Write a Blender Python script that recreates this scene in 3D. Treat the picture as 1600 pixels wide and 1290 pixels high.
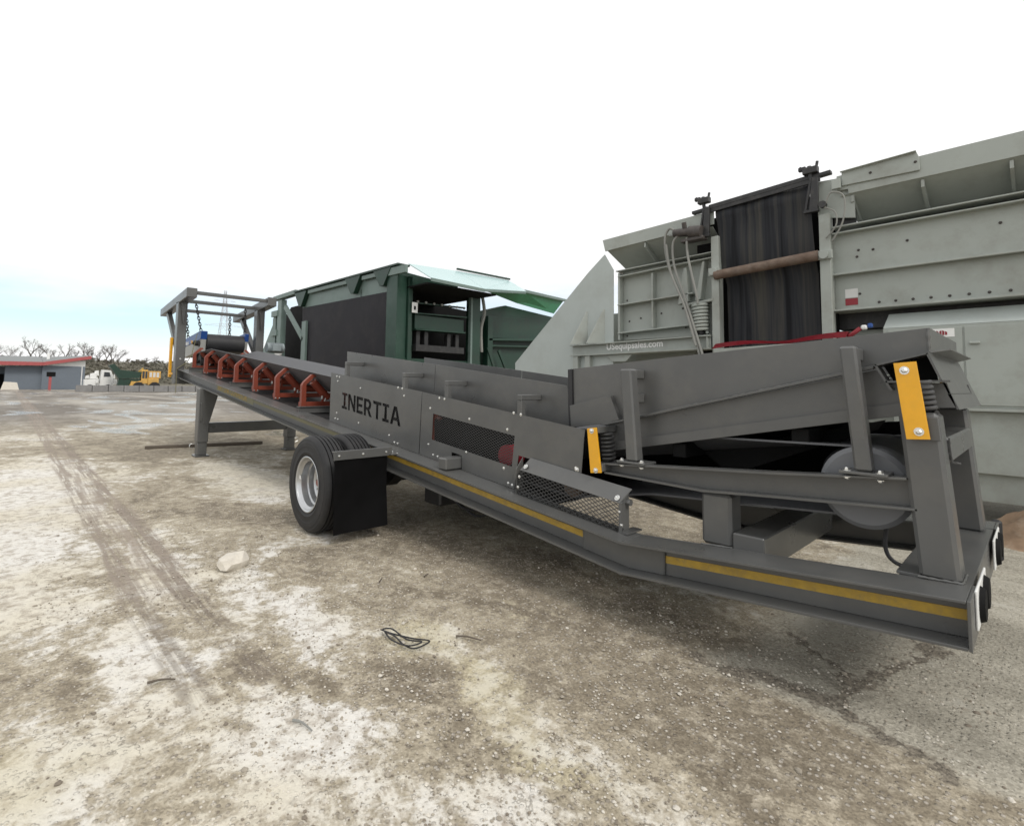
import bpy, bmesh, math, random
from mathutils import Vector, Matrix, noise
R = math.radians
for o in list(bpy.data.objects): bpy.data.objects.remove(o)
scn = bpy.context.scene
COL = scn.collection
random.seed(7)

# ------------------------------------------------------------------ camera
def make_camera():
    yaw, pitch, roll = R(45.846), R(4.016), R(0.678)
    F = Vector((-math.sin(yaw)*math.cos(pitch), math.cos(yaw)*math.cos(pitch), math.sin(pitch)))
    Rt = Vector((math.cos(yaw), math.sin(yaw), 0))
    U = Rt.cross(F)
    R2 = Rt*math.cos(roll)+U*math.sin(roll)
    U2 = U*math.cos(roll)-Rt*math.sin(roll)
    cam = bpy.data.cameras.new('camera')
    cam.sensor_fit = 'HORIZONTAL'; cam.sensor_width = 36
    cam.lens = 36*806.922/1600
    cam.shift_y = -(645-545.825)/1600
    cam.clip_start = .05; cam.clip_end = 3000
    cam.dof.use_dof = True; cam.dof.focus_distance = 5.2; cam.dof.aperture_fstop = 3.2
    o = bpy.data.objects.new('camera', cam)
    M = Matrix((R2, U2, -F)).transposed().to_4x4()
    M.translation = (12.806, -3.026, 1.6)
    o.matrix_world = M
    COL.objects.link(o); scn.camera = o
make_camera()

# ------------------------------------------------------------------ world, sun, exposure
SUN_EL, SUN_AZ = 44, -6           # light comes from +X, a little from -Y
def make_world():
    w = bpy.data.worlds.new('World'); scn.world = w; w.use_nodes = True
    nt = w.node_tree; nt.nodes.clear(); N = nt.nodes.new; L = nt.links.new
    out = N('ShaderNodeOutputWorld'); bg = N('ShaderNodeBackground'); bg.inputs['Strength'].default_value = .1
    sky = N('ShaderNodeTexSky'); sky.sky_type = 'NISHITA'; sky.sun_disc = False
    sky.sun_elevation = R(SUN_EL); sky.sun_rotation = R(90-SUN_AZ)
    sky.air_density = 1.0; sky.dust_density = 1.5; sky.ozone_density = 1.2
    tc = N('ShaderNodeTexCoord'); sep = N('ShaderNodeSeparateXYZ'); L(tc.outputs['Generated'], sep.inputs[0])
    mp = N('ShaderNodeMapping'); mp.inputs['Scale'].default_value = (1, 1, 5.0); mp.inputs['Location'].default_value = (1.7, .3, .2)
    L(tc.outputs['Generated'], mp.inputs[0])
    n1 = N('ShaderNodeTexNoise'); n1.inputs['Scale'].default_value = 1.6; n1.inputs['Detail'].default_value = 7; n1.inputs['Roughness'].default_value = .55
    L(mp.outputs[0], n1.inputs['Vector'])
    # a belt of thinner cloud a few degrees above the horizon, whole cloud above it
    band = N('ShaderNodeMapRange'); band.interpolation_type = 'SMOOTHSTEP'
    band.inputs['From Min'].default_value = .06; band.inputs['From Max'].default_value = .26; band.inputs['To Min'].default_value = 0; band.inputs['To Max'].default_value = 1.25
    L(sep.outputs['Z'], band.inputs['Value'])
    low = N('ShaderNodeMapRange'); low.interpolation_type = 'SMOOTHSTEP'
    low.inputs['From Min'].default_value = .095; low.inputs['From Max'].default_value = .045; low.inputs['To Min'].default_value = 0; low.inputs['To Max'].default_value = .9
    L(sep.outputs['Z'], low.inputs['Value'])
    a = N('ShaderNodeMath'); a.operation = 'ADD'; L(band.outputs[0], a.inputs[0]); L(low.outputs[0], a.inputs[1])
    nr = N('ShaderNodeMapRange'); nr.inputs['From Min'].default_value = .36; nr.inputs['From Max'].default_value = .66; nr.inputs['To Min'].default_value = -.12; nr.inputs['To Max'].default_value = .85
    L(n1.outputs['Fac'], nr.inputs['Value'])
    b = N('ShaderNodeMath'); b.operation = 'ADD'; b.use_clamp = True; L(a.outputs[0], b.inputs[0]); L(nr.outputs[0], b.inputs[1])
    # thin veil of cloud over the gap too
    mn = N('ShaderNodeMath'); mn.operation = 'MULTIPLY_ADD'; mn.inputs[1].default_value = .84; mn.inputs[2].default_value = .16; L(b.outputs[0], mn.inputs[0])
    n2 = N('ShaderNodeTexNoise'); n2.inputs['Scale'].default_value = 3.2; n2.inputs['Detail'].default_value = 6
    L(mp.outputs[0], n2.inputs['Vector'])
    cr = N('ShaderNodeMapRange'); cr.inputs['From Min'].default_value = .3; cr.inputs['From Max'].default_value = .7; cr.inputs['To Min'].default_value = 10.2; cr.inputs['To Max'].default_value = 11.6
    L(n2.outputs['Fac'], cr.inputs['Value'])
    cl = N('ShaderNodeCombineColor'); 
    for i in range(3): L(cr.outputs[0], cl.inputs[i])
    mix = N('ShaderNodeMix'); mix.data_type = 'RGBA'; L(mn.outputs[0], mix.inputs['Factor']); 
    sk = N('ShaderNodeMix'); sk.data_type = 'RGBA'; sk.blend_type = 'MULTIPLY'; sk.inputs['Factor'].default_value = 1
    sk.inputs['B'].default_value = (1.65, 1.75, 1.75, 1)
    L(sky.outputs[0], sk.inputs['A']); L(sk.outputs['Result'], mix.inputs['A']); L(cl.outputs[0], mix.inputs['B'])
    L(mix.outputs['Result'], bg.inputs['Color']); L(bg.outputs[0], out.inputs['Surface'])
make_world()
def make_sun():
    s = bpy.data.lights.new('sun', 'SUN'); s.energy = 1.5; s.angle = R(16); s.color = (1, .96, .9)
    o = bpy.data.objects.new('sun', s)
    d = Vector((math.cos(R(SUN_AZ))*math.cos(R(SUN_EL)), math.sin(R(SUN_AZ))*math.cos(R(SUN_EL)), math.sin(R(SUN_EL))))
    o.rotation_euler = d.to_track_quat('Z', 'Y').to_euler(); o.location = d*60
    COL.objects.link(o)
make_sun()
vs = scn.view_settings
vs.view_transform = 'Standard'; vs.look = 'None'; vs.gamma = 1; vs.exposure = 0; vs.use_curve_mapping = False
scn.render.engine = 'CYCLES'
scn.cycles.max_bounces = 5; scn.cycles.diffuse_bounces = 3; scn.cycles.glossy_bounces = 2
scn.render.resolution_x, scn.render.resolution_y = 1024, 825

# ------------------------------------------------------------------ materials
MATS = {}
def paint(name, col, rough=.45, metal=0.0, var=.12, scale=3.0, bump=.0, bscale=60, dirt=None, dirt_amt=.0, spec=.5, dirt_scale=2.2):
    m = bpy.data.materials.new(name); m.use_nodes = True
    nt = m.node_tree; N = nt.nodes.new; L = nt.links.new
    bs = nt.nodes['Principled BSDF']
    geo = N('ShaderNodeNewGeometry')
    n = N('ShaderNodeTexNoise'); n.inputs['Scale'].default_value = scale; n.inputs['Detail'].default_value = 4; n.inputs['Roughness'].default_value = .62
    L(geo.outputs['Position'], n.inputs['Vector'])
    mr = N('ShaderNodeMapRange'); mr.inputs['From Min'].default_value = .25; mr.inputs['From Max'].default_value = .75
    mr.inputs['To Min'].default_value = 1-var; mr.inputs['To Max'].default_value = 1+var
    L(n.outputs['Fac'], mr.inputs['Value'])
    mx = N('ShaderNodeMix'); mx.data_type = 'RGBA'; mx.blend_type = 'MULTIPLY'; mx.inputs['Factor'].default_value = 1
    mx.inputs['A'].default_value = (*col, 1); L(mr.outputs[0], mx.inputs['B'])
    last = mx.outputs['Result']
    if dirt:
        n2 = N('ShaderNodeTexNoise'); n2.inputs['Scale'].default_value = dirt_scale; n2.inputs['Detail'].default_value = 5; n2.inputs['Roughness'].default_value = .7
        L(geo.outputs['Position'], n2.inputs['Vector'])
        r2 = N('ShaderNodeMapRange'); r2.inputs['From Min'].default_value = .48; r2.inputs['From Max'].default_value = .78; r2.inputs['To Max'].default_value = dirt_amt
        L(n2.outputs['Fac'], r2.inputs['Value'])
        m2 = N('ShaderNodeMix'); m2.data_type = 'RGBA'; L(r2.outputs[0], m2.inputs['Factor']); L(last, m2.inputs['A']); m2.inputs['B'].default_value = (*dirt, 1)
        last = m2.outputs['Result']
    L(last, bs.inputs['Base Color'])
    rr = N('ShaderNodeMapRange'); rr.inputs['To Min'].default_value = max(.03, rough-.1); rr.inputs['To Max'].default_value = min(1, rough+.12)
    L(n.outputs['Fac'], rr.inputs['Value']); L(rr.outputs[0], bs.inputs['Roughness'])
    bs.inputs['Metallic'].default_value = metal; bs.inputs['Specular IOR Level'].default_value = spec
    if bump:
        nb_ = N('ShaderNodeTexNoise'); nb_.inputs['Scale'].default_value = bscale; nb_.inputs['Detail'].default_value = 3
        L(geo.outputs['Position'], nb_.inputs['Vector'])
        bp = N('ShaderNodeBump'); bp.inputs['Strength'].default_value = bump; bp.inputs['Distance'].default_value = .004
        L(nb_.outputs['Fac'], bp.inputs['Height']); L(bp.outputs[0], bs.inputs['Normal'])
    MATS[name] = m
    return m
paint('grey', (.100, .101, .099), .3, var=.13, scale=2.2, bump=.10, bscale=22, dirt=(.17, .16, .14), dirt_amt=.34, dirt_scale=3.1)
paint('grey_inner', (.06, .06, .06), .55)
paint('crusher', (.345, .37, .34), .5, var=.07, scale=1.2, bump=.2, bscale=9, dirt=(.2, .19, .155), dirt_amt=.6, dirt_scale=1.7)
paint('crusher_pale', (.42, .46, .44), .5, var=.06, scale=.8, dirt=(.3, .31, .28), dirt_amt=.5, dirt_scale=1.3)
paint('black_steel', (.02, .02, .021), .5, dirt=(.09, .085, .075), dirt_amt=.5, dirt_scale=9)
paint('rubber', (.022, .022, .024), .55, var=.2, scale=6, dirt=(.06, .058, .055), dirt_amt=.35)
paint('belt_top', (.095, .097, .104), .5, var=.15, scale=2, dirt=(.12, .115, .1), dirt_amt=.3)
paint('flap_black', (.009, .009, .010), .42, var=.2, scale=6, spec=.3)
paint('tyre', (.014, .014, .015), .66, var=.2, scale=8, bump=.2, bscale=90, dirt=(.06, .055, .05), dirt_amt=.3, dirt_scale=5)
paint('rim', (.55, .56, .57), .32, metal=.85, var=.06, dirt=(.2, .18, .15), dirt_amt=.3, dirt_scale=12)
paint('zinc', (.75, .75, .73), .25, metal=.9, var=.05)
paint('red_oxide', (.21, .042, .022), .45, var=.12, dirt=(.12, .05, .035), dirt_amt=.4, dirt_scale=7)
paint('red', (.24, .014, .024), .45, var=.15)
paint('yellow', (.80, .40, .018), .38, var=.07, scale=9, dirt=(.5, .3, .06), dirt_amt=.35, dirt_scale=6)
paint('stripe', (.42, .27, .035), .5, var=.2, scale=14, dirt=(.13, .12, .1), dirt_amt=.5, dirt_scale=20)
paint('decal_olive', (.20, .185, .10), .5, var=.15)
paint('blue', (.015, .07, .28), .35)
paint('white', (.78, .78, .76), .45, var=.06)
paint('offwhite', (.6, .6, .58), .5)
paint('motor_grey', (.25, .29, .30), .45, dirt=(.1, .1, .1), dirt_amt=.4)
paint('magnet_grey', (.36, .36, .34), .45)
paint('green_pale', (.15, .205, .185), .45, var=.1, scale=1.5, dirt=(.09, .13, .11), dirt_amt=.5)  # plant green with haze and gloss of the near faces put into the colour
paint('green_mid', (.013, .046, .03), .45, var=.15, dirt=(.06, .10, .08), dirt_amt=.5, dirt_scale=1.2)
paint('disc_grey', (.15, .155, .165), .4, var=.1)
paint('mesh_grey', (.05, .05, .05), .45)
paint('soil', (.25, .17, .11), .95, var=.4, scale=4, dirt=(.4, .33, .25), dirt_amt=.7, dirt_scale=5)
paint('motor_brown', (.07, .06, .055), .6, var=.3, scale=12, dirt=(.03, .03, .03), dirt_amt=.7, dirt_scale=9)
paint('green_dark', (.012, .042, .027), .45, var=.2, dirt=(.03, .03, .025), dirt_amt=.5)  # plant green with the shade under its roof put into the colour
paint('green_bright', (.02, .16, .07), .4, var=.1)
paint('roof_sheet', (.43, .58, .58), .25, var=.04, scale=1)
paint('curtain', (.05, .047, .056), .6, var=.25, scale=1.4, dirt=(.085, .08, .08), dirt_amt=.6)
paint('rust', (.135, .092, .068), .8, var=.3, scale=8, dirt=(.24, .2, .165), dirt_amt=.7, dirt_scale=5)
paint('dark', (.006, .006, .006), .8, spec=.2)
paint('wood', (.11, .09, .07), .85)
paint('concrete', (.2, .195, .19), .9, var=.2, scale=1.5)
paint('stone', (.60, .56, .49), .9, var=.2, scale=14, bump=.5, bscale=40)
paint('shed_blue', (.145, .17, .20), .7, var=.07, scale=.6)
paint('shed_red', (.37, .085, .085), .6)
paint('shed_roof', (.2, .21, .21), .7)
paint('loader_yellow', (.62, .36, .08), .5, dirt=(.2, .15, .1), dirt_amt=.5, dirt_scale=1)
paint('glass_dark', (.03, .035, .04), .1)
paint('bark', (.09, .075, .065), .9)
paint('twig', (.13, .11, .10), .9)
paint('shrub', (.15, .14, .11), .95, var=.25, scale=.25, dirt=(.10, .105, .07), dirt_amt=.7, dirt_scale=.12)  # brush brown lightened, distance haze put into the colour
paint('hill_soil', (.16, .145, .115), .95, var=.35, scale=.08, dirt=(.09, .1, .055), dirt_amt=.9, dirt_scale=.05)
paint('galv', (.55, .57, .6), .6)
paint('hose_grey', (.24, .24, .22), .6)

def belt_striped():
    m = bpy.data.materials.new('belt_dusty'); m.use_nodes = True; nt = m.node_tree; N = nt.nodes.new; L = nt.links.new
    bs = nt.nodes['Principled BSDF']; g = N('ShaderNodeNewGeometry')
    mp = N('ShaderNodeMapping'); mp.inputs['Scale'].default_value = (4.2, .0, .12); L(g.outputs['Position'], mp.inputs[0])
    n = N('ShaderNodeTexNoise'); n.inputs['Scale'].default_value = 1.5; n.inputs['Detail'].default_value = 5; n.inputs['Roughness'].default_value = .6; n.inputs['Distortion'].default_value = .35
    L(mp.outputs[0], n.inputs['Vector'])
    c = N('ShaderNodeValToRGB'); e = c.color_ramp.elements
    e[0].position = .38; e[0].color = (.016, .017, .021, 1); e[1].position = .64; e[1].color = (.125, .12, .105, 1); m_ = c.color_ramp.elements.new(.5); m_.color = (.055, .058, .068, 1)
    L(n.outputs['Fac'], c.inputs[0]); L(c.outputs[0], bs.inputs['Base Color']); bs.inputs['Roughness'].default_value = .75
    MATS['belt_dusty'] = m
belt_striped()

def ground_material():
    m = bpy.data.materials.new('yard_ground'); m.use_nodes = True; nt = m.node_tree; N = nt.nodes.new; L = nt.links.new
    bs = nt.nodes['Principled BSDF']
    g = N('ShaderNodeNewGeometry'); P = g.outputs['Position']
    sep = N('ShaderNodeSeparateXYZ'); L(P, sep.inputs[0]); X, Y = sep.outputs['X'], sep.outputs['Y']
    def noi(scale, det=6, rough=.6, dist=0.0, vec=P, off=(0, 0, 0), sc=(1, 1, 1)):
        mp = N('ShaderNodeMapping'); mp.inputs['Location'].default_value = off; mp.inputs['Scale'].default_value = sc; L(vec, mp.inputs[0])
        n = N('ShaderNodeTexNoise'); n.inputs['Scale'].default_value = scale; n.inputs['Detail'].default_value = det
        n.inputs['Roughness'].default_value = rough; n.inputs['Distortion'].default_value = dist; L(mp.outputs[0], n.inputs['Vector'])
        return n.outputs['Fac']
    def mr(v, a, b, c=0, d=1, smooth=True):
        r = N('ShaderNodeMapRange'); r.interpolation_type = 'SMOOTHSTEP' if smooth else 'LINEAR'
        r.inputs['From Min'].default_value = a; r.inputs['From Max'].default_value = b; r.inputs['To Min'].default_value = c; r.inputs['To Max'].default_value = d
        L(v, r.inputs['Value']); return r.outputs[0]
    def ma(op, a, b, clamp=False):
        n = N('ShaderNodeMath'); n.operation = op; n.use_clamp = clamp
        for i, v in enumerate((a, b)):
            if isinstance(v, (int, float)): n.inputs[i].default_value = v
            else: L(v, n.inputs[i])
        return n.outputs[0]
    def mix(f, a, b, mode='MIX'):
        n = N('ShaderNodeMix'); n.data_type = 'RGBA'; n.blend_type = mode
        for k, v in (('Factor', f), ('A', a), ('B', b)):
            if isinstance(v, tuple): n.inputs[k].default_value = (*v, 1)
            elif isinstance(v, (int, float)): n.inputs[k].default_value = v
            else: L(v, n.inputs[k])
        return n.outputs['Result']
    big = noi(.38, 4, .55, .6, off=(3.1, 7.7, 0), sc=(.55, 1, 1))
    med = noi(1.7, 6, .66, .8, sc=(.7, 1, 1))
    fine = noi(9, 6, .74, .4)
    grit = noi(60, 3, .7)
    nv = N('ShaderNodeTexNoise'); nv.inputs['Scale'].default_value = 2.2; nv.inputs['Detail'].default_value = 5; nv.inputs['Roughness'].default_value = .65; L(P, nv.inputs['Vector'])
    def vm(op, a, b):
        n = N('ShaderNodeVectorMath'); n.operation = op
        for i_, v in enumerate((a, b)):
            if isinstance(v, tuple): n.inputs[i_].default_value = v
            else: L(v, n.inputs[i_])
        return n
    nz = vm('MULTIPLY', vm('SUBTRACT', nv.outputs['Color'], (.5, .5, .5)).outputs[0], (.75, .75, 0)).outputs[0]
    PD = vm('ADD', P, nz).outputs[0]
    def blob(cx, cy, rx, ry, amp):
        d = vm('LENGTH', vm('MULTIPLY', vm('SUBTRACT', PD, (cx, cy, 0)).outputs[0], (1/rx, 1/ry, 0)).outputs[0], (0, 0, 0)).outputs['Value']
        return mr(d, 1.25, .3, 0, amp)
    def total(lst):
        t_ = None
        for q in lst:
            b_ = blob(*q); t_ = b_ if t_ is None else ma('ADD', t_, b_)
        return t_
    # lime crust stains (+) and scraped bare soil (-), each where it lies in the yard
    stains = total([(6.6, -2.95, 2.6, .6, .21), (9.0, -2.4, .55, .28, .2), (3.6, .0, 2.9, .7, .22), (9.25, -1.5, .5, .2, .16), (10.4, -2.0, .3, .3, .12), (9.95, -2.85, .35, .3, .18), (11.3, -1.6, .28, .2, .18), (2.0, -2.7, 4.5, .9, .2),
                    (9.75, -1.83, .5, .2, -.24), (10.5, -1.4, .6, .32, -.15), (10.9, -.6, .9, .4, -.2), (8.2, -1.0, .75, .4, -.17), (9.7, -.1, 1.3, .35, -.16), (11.9, -.5, .55, .3, -.2), (9.2, -2.72, .35, .12, -.16), (-3, -1, 3, 1.2, -.1)])
    ochre = total([(9.95, -1.05, .35, .22, .9), (10.6, -1.1, .4, .14, .9), (11.2, -1.22, .35, .18, .8), (10.3, -.25, .4, .22, .9), (9.9, -2.9, .4, .3, .6)])
    left = mr(Y, -3.4, .6, .05, -.07)
    cr = ma('ADD', ma('ADD', mr(big, .34, .66, 0, .26, False), mr(med, .30, .70, 0, .32, False)), mr(fine, .25, .75, 0, .26, False))
    cr = ma('ADD', ma('ADD', cr, left), ma('ADD', stains, ma('MULTIPLY', ochre, .08)))
    crust = mr(cr, .43, .58)
    tan_ = mr(cr, .26, .46)
    dirt = mix(mr(med, .35, .7), (.178, .148, .106), (.292, .25, .184))
    dirt = mix(mr(fine, .45, .72), dirt, (.45, .40, .315))
    dirt = mix(ma('MULTIPLY', tan_, .6), dirt, (.445, .393, .298))
    lime = mix(mr(noi(.8, 3, .6, off=(9, 2, 0)), .4, .62), (.70, .675, .625), (.62, .575, .475))
    lime = mix(ma('MULTIPLY', mr(fine, .54, .36), .8), lime, (.34, .29, .23))
    col = mix(crust, dirt, lime)
    col = mix(ma('MULTIPLY', ma('MULTIPLY', ochre, tan_), .55, True), col, (.50, .445, .285))
    # smooth grey slab by the hitch, broken along its edge
    slab_m = ma('MULTIPLY', mr(ma('ADD', X, ma('MULTIPLY', ma('SUBTRACT', med, .5), .8)), 11.25, 11.5), mr(ma('ADD', Y, ma('MULTIPLY', ma('SUBTRACT', med, .5), 1.0)), -.12, .08))
    col = mix(ma('MULTIPLY', slab_m, .85), col, mix(mr(med, .35, .65), (.31, .29, .24), (.43, .405, .34)))
    fary = mr(X, -3, -20)
    col = mix(ma('MULTIPLY', fary, .85), col, mix(mr(noi(.12, 5, .65, .5, sc=(.5, 1.6, 1)), .42, .66), (.125, .11, .095), (.36, .335, .295)))
    # loose grit, light and dark
    vo = N('ShaderNodeTexVoronoi'); vo.inputs['Scale'].default_value = 38; L(P, vo.inputs['Vector'])
    sepc = N('ShaderNodeSeparateColor'); L(vo.outputs['Color'], sepc.inputs[0])
    loose = mr(cr, .60, .40)
    dot0 = ma('MULTIPLY', mr(vo.outputs['Distance'], .42, .26), mr(sepc.outputs[0], .45, .55))
    dot = ma('MULTIPLY', dot0, ma('MULTIPLY', loose, mr(slab_m, .5, 0)))
    gcol = mix(sepc.outputs[1], (.20, .17, .135), (.62, .575, .51))
    near = mr(X, -2, 6)
    col = mix(ma('MULTIPLY', ma('MULTIPLY', dot, near), .8), col, gcol)
    vo2 = N('ShaderNodeTexVoronoi'); vo2.inputs['Scale'].default_value = 95; L(P, vo2.inputs['Vector'])
    sp2 = N('ShaderNodeSeparateColor'); L(vo2.outputs['Color'], sp2.inputs[0])
    col = mix(ma('MULTIPLY', ma('MULTIPLY', near, loose), .6), col, mix(1.0, col, mix(sp2.outputs[0], (.55, .53, .5), (1.4, 1.4, 1.4)), 'MULTIPLY'))
    col = mix(.4, col, mix(1.0, col, mix(grit, (.55, .55, .55), (1.5, 1.5, 1.5)), 'MULTIPLY'))
    # hairline cracks in the crust, and the wide broken joint of the slab
    wv = vm('ADD', nv.outputs['Color'], P).outputs[0]
    v = N('ShaderNodeTexVoronoi'); v.feature = 'DISTANCE_TO_EDGE'; v.inputs['Scale'].default_value = 1.3; L(wv, v.inputs['Vector'])
    c2 = ma('MULTIPLY', mr(v.outputs['Distance'], .014, .004), ma('MULTIPLY', crust, mr(med, .48, .58)))
    def seg(ax, ay, bx, by, w):
        dx, dy = bx-ax, by-ay; l2 = dx*dx+dy*dy
        q = vm('SUBTRACT', PD, (ax, ay, 0)).outputs[0]
        t_ = ma('MULTIPLY', vm('DOT_PRODUCT', q, (dx, dy, 0)).outputs['Value'], 1/l2, True)
        sc_ = N('ShaderNodeVectorMath'); sc_.operation = 'SCALE'; sc_.inputs[0].default_value = (dx, dy, 0); L(t_, sc_.inputs['Scale'])
        flat = vm('MULTIPLY', vm('SUBTRACT', q, sc_.outputs[0]).outputs[0], (1, 1, 0)).outputs[0]
        d = vm('LENGTH', flat, (0, 0, 0)).outputs['Value']
        return mr(ma('ADD', d, ma('MULTIPLY', ma('SUBTRACT', fine, .5), .16)), w, w*.35)
    c1 = ma('MAXIMUM', ma('MAXIMUM', seg(12.22, 1.3, 12.0, .02, .058), seg(12.0, .02, 11.3, .05, .085)), ma('MAXIMUM', seg(12.0, .02, 12.45, -.12, .055), seg(12.0, .35, 11.55, .8, .045)))
    ck = ma('MAXIMUM', c1, ma('MULTIPLY', c2, .65))
    col = mix(ma('MULTIPLY', ck, .92), col, mix(mr(grit, .35, .65), (.085, .072, .055), (.27, .235, .185)))
    # ruts of dragged soil left by tyres beside the trailer
    wob = ma('MULTIPLY', ma('SUBTRACT', noi(.35, 2, .5), .5), .16)
    yy = ma('ADD', Y, wob)
    streak = noi(7, 4, .7, off=(0, 3, 0), sc=(.10, 2.2, 1))
    def band(c, hw, soft):
        d = ma('ABSOLUTE', ma('ADD', ma('SUBTRACT', yy, c), ma('MULTIPLY', ma('SUBTRACT', fine, .5), .07)), 0)
        return mr(d, hw+soft, hw)
    brk = mr(noi(.8, 5, .7, off=(1, 5, 0)), .36, .48)
    lug = mr(noi(16, 3, .6, sc=(1, .45, 1)), .36, .56, .55, 1)
    rut = ma('MULTIPLY', ma('ADD', ma('MULTIPLY', band(-2.25, .05, .05), .75), band(-1.93, .07, .04), True), ma('MULTIPLY', ma('MULTIPLY', brk, mr(X, 10.0, 9.6)), ma('MULTIPLY', mr(streak, .36, .56), lug)))
    col = mix(ma('MULTIPLY', rut, .85), col, (.15, .12, .094))
    haul = ma('MULTIPLY', ma('MULTIPLY', band(-2.08, .22, .10), mr(X, 8.8, 7.6)), mr(streak, .38, .62))
    col = mix(ma('MULTIPLY', haul, .75), col, (.30, .25, .205))
    L(col, bs.inputs['Base Color'])
    wet = ma('MULTIPLY', mr(noi(.22, 5, .55, 1, off=(2, 1, 0), sc=(.6, 1.3, 1)), .54, .62), mr(X, 0, -6))
    L(mr(wet, 0, 1, .92, .12), bs.inputs['Roughness'])
    h = ma('ADD', ma('MULTIPLY', fine, .5), ma('MULTIPLY', ma('ADD', ma('MULTIPLY', dot0, .42), ma('MULTIPLY', grit, .35)), near))
    bp = N('ShaderNodeBump'); bp.inputs['Strength'].default_value = .75; bp.inputs['Distance'].default_value = .022; L(h, bp.inputs['Height'])
    L(bp.outputs[0], bs.inputs['Normal'])
    MATS['ground'] = m
ground_material()

# ------------------------------------------------------------------ mesh helpers
def nb(): return bmesh.new()
def root_off(o):
    v = Vector((0, 0, 0))
    while o is not None:
        v += o.location; o = o.parent
    return v
def link(name, me, parent=None):
    o = bpy.data.objects.new(name, me); COL.objects.link(o)
    if parent is not None: o.parent = parent
    return o
def O(name, bm, mat, parent=None, smooth=False, base=None):
    """one mesh object; vertices are given in world coordinates"""
    off = root_off(parent) if parent is not None else Vector((0, 0, 0))
    loc = Vector(base) if base is not None else Vector((0, 0, 0))
    bmesh.ops.translate(bm, vec=-(off+loc), verts=bm.verts[:])
    bmesh.ops.recalc_face_normals(bm, faces=bm.faces[:])
    me = bpy.data.meshes.new(name); bm.to_mesh(me); bm.free()
    for m in (mat if isinstance(mat, (list, tuple)) else [mat]): me.materials.append(MATS[m])
    if smooth:
        for p in me.polygons: p.use_smooth = True
        me.set_sharp_from_angle(angle=R(38))
    o = link(name, me, parent); o.location = loc
    return o
def inst(name, me, loc, parent, rot=(0, 0, 0), scale=(1, 1, 1)):
    o = link(name, me, parent); o.location = Vector(loc)-(root_off(parent) if parent is not None else Vector((0, 0, 0)))
    o.rotation_euler = rot; o.scale = scale
    return o
def thing(name, label, cat, loc, group=None):
    o = bpy.data.objects.new(name, None); o.empty_display_size = .2; COL.objects.link(o); o.location = loc
    tag(o, label, cat, group); return o
def tag(o, label, cat, group=None):
    o['label'] = label; o['category'] = cat
    if group: o['group'] = group
    return o
def bev(bm, faces, w, seg=1):
    if w <= 0: return
    es = list({e for f in faces for e in f.edges})
    bmesh.ops.bevel(bm, geom=es, offset=w, segments=seg, affect='EDGES', profile=.5)
def hexa(bm, p, w=0):
    """8 points: bottom loop 0-3, top loop 4-7"""
    v = [bm.verts.new(q) for q in p]
    fs = [bm.faces.new([v[i] for i in f]) for f in ((3, 2, 1, 0), (4, 5, 6, 7), (0, 1, 5, 4), (1, 2, 6, 5), (2, 3, 7, 6), (3, 0, 4, 7))]
    bev(bm, fs, w); return bm
def box(bm, x0, x1, y0, y1, z0, z1, w=.004):
    return hexa(bm, [(x0, y0, z0), (x1, y0, z0), (x1, y1, z0), (x0, y1, z0), (x0, y0, z1), (x1, y0, z1), (x1, y1, z1), (x0, y1, z1)], w)
def prism(bm, poly, ax, a, b, w=.0):
    def P(u, v, t): return {'Y': (u, t, v), 'X': (t, u, v), 'Z': (u, v, t)}[ax]
    A = [bm.verts.new(P(u, v, a)) for u, v in poly]; B = [bm.verts.new(P(u, v, b)) for u, v in poly]
    n = len(poly); fs = [bm.faces.new(A), bm.faces.new(B[::-1])]
    for i in range(n): fs.append(bm.faces.new((A[i], B[i], B[(i+1) % n], A[(i+1) % n])))
    bev(bm, fs, w); return bm
def bar(bm, p0, p1, wy, h, w=.003, up=(0, 0, 1)):
    """rectangular bar between two points: wy wide, h high, centred on the line"""
    p0, p1 = Vector(p0), Vector(p1); d = (p1-p0).normalized(); up = Vector(up)
    if abs(d.dot(up)) > .98: up = Vector((1, 0, 0))
    s = d.cross(up).normalized(); u = s.cross(d)
    q = []
    for sg in (-1, 1):
        for (e, f) in ((p0, -1), (p0, 1), (p1, 1), (p1, -1)):
            q.append(e+s*(f*wy/2)+u*(sg*h/2))
    return hexa(bm, q, w)
def cyl(bm, p0, p1, r0, r1=None, n=16, cap=True):
    r1 = r0 if r1 is None else r1
    p0, p1 = Vector(p0), Vector(p1); d = (p1-p0).normalized()
    t = Vector((0, 0, 1)) if abs(d.z) < .9 else Vector((1, 0, 0))
    s = d.cross(t).normalized(); u = s.cross(d)
    A = [bm.verts.new(p0+(s*math.cos(2*math.pi*i/n)+u*math.sin(2*math.pi*i/n))*r0) for i in range(n)]
    B = [bm.verts.new(p1+(s*math.cos(2*math.pi*i/n)+u*math.sin(2*math.pi*i/n))*r1) for i in range(n)]
    for i in range(n): bm.faces.new((A[i], A[(i+1) % n], B[(i+1) % n], B[i]))
    if cap: bm.faces.new(A[::-1]); bm.faces.new(B)
    return bm
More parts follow.
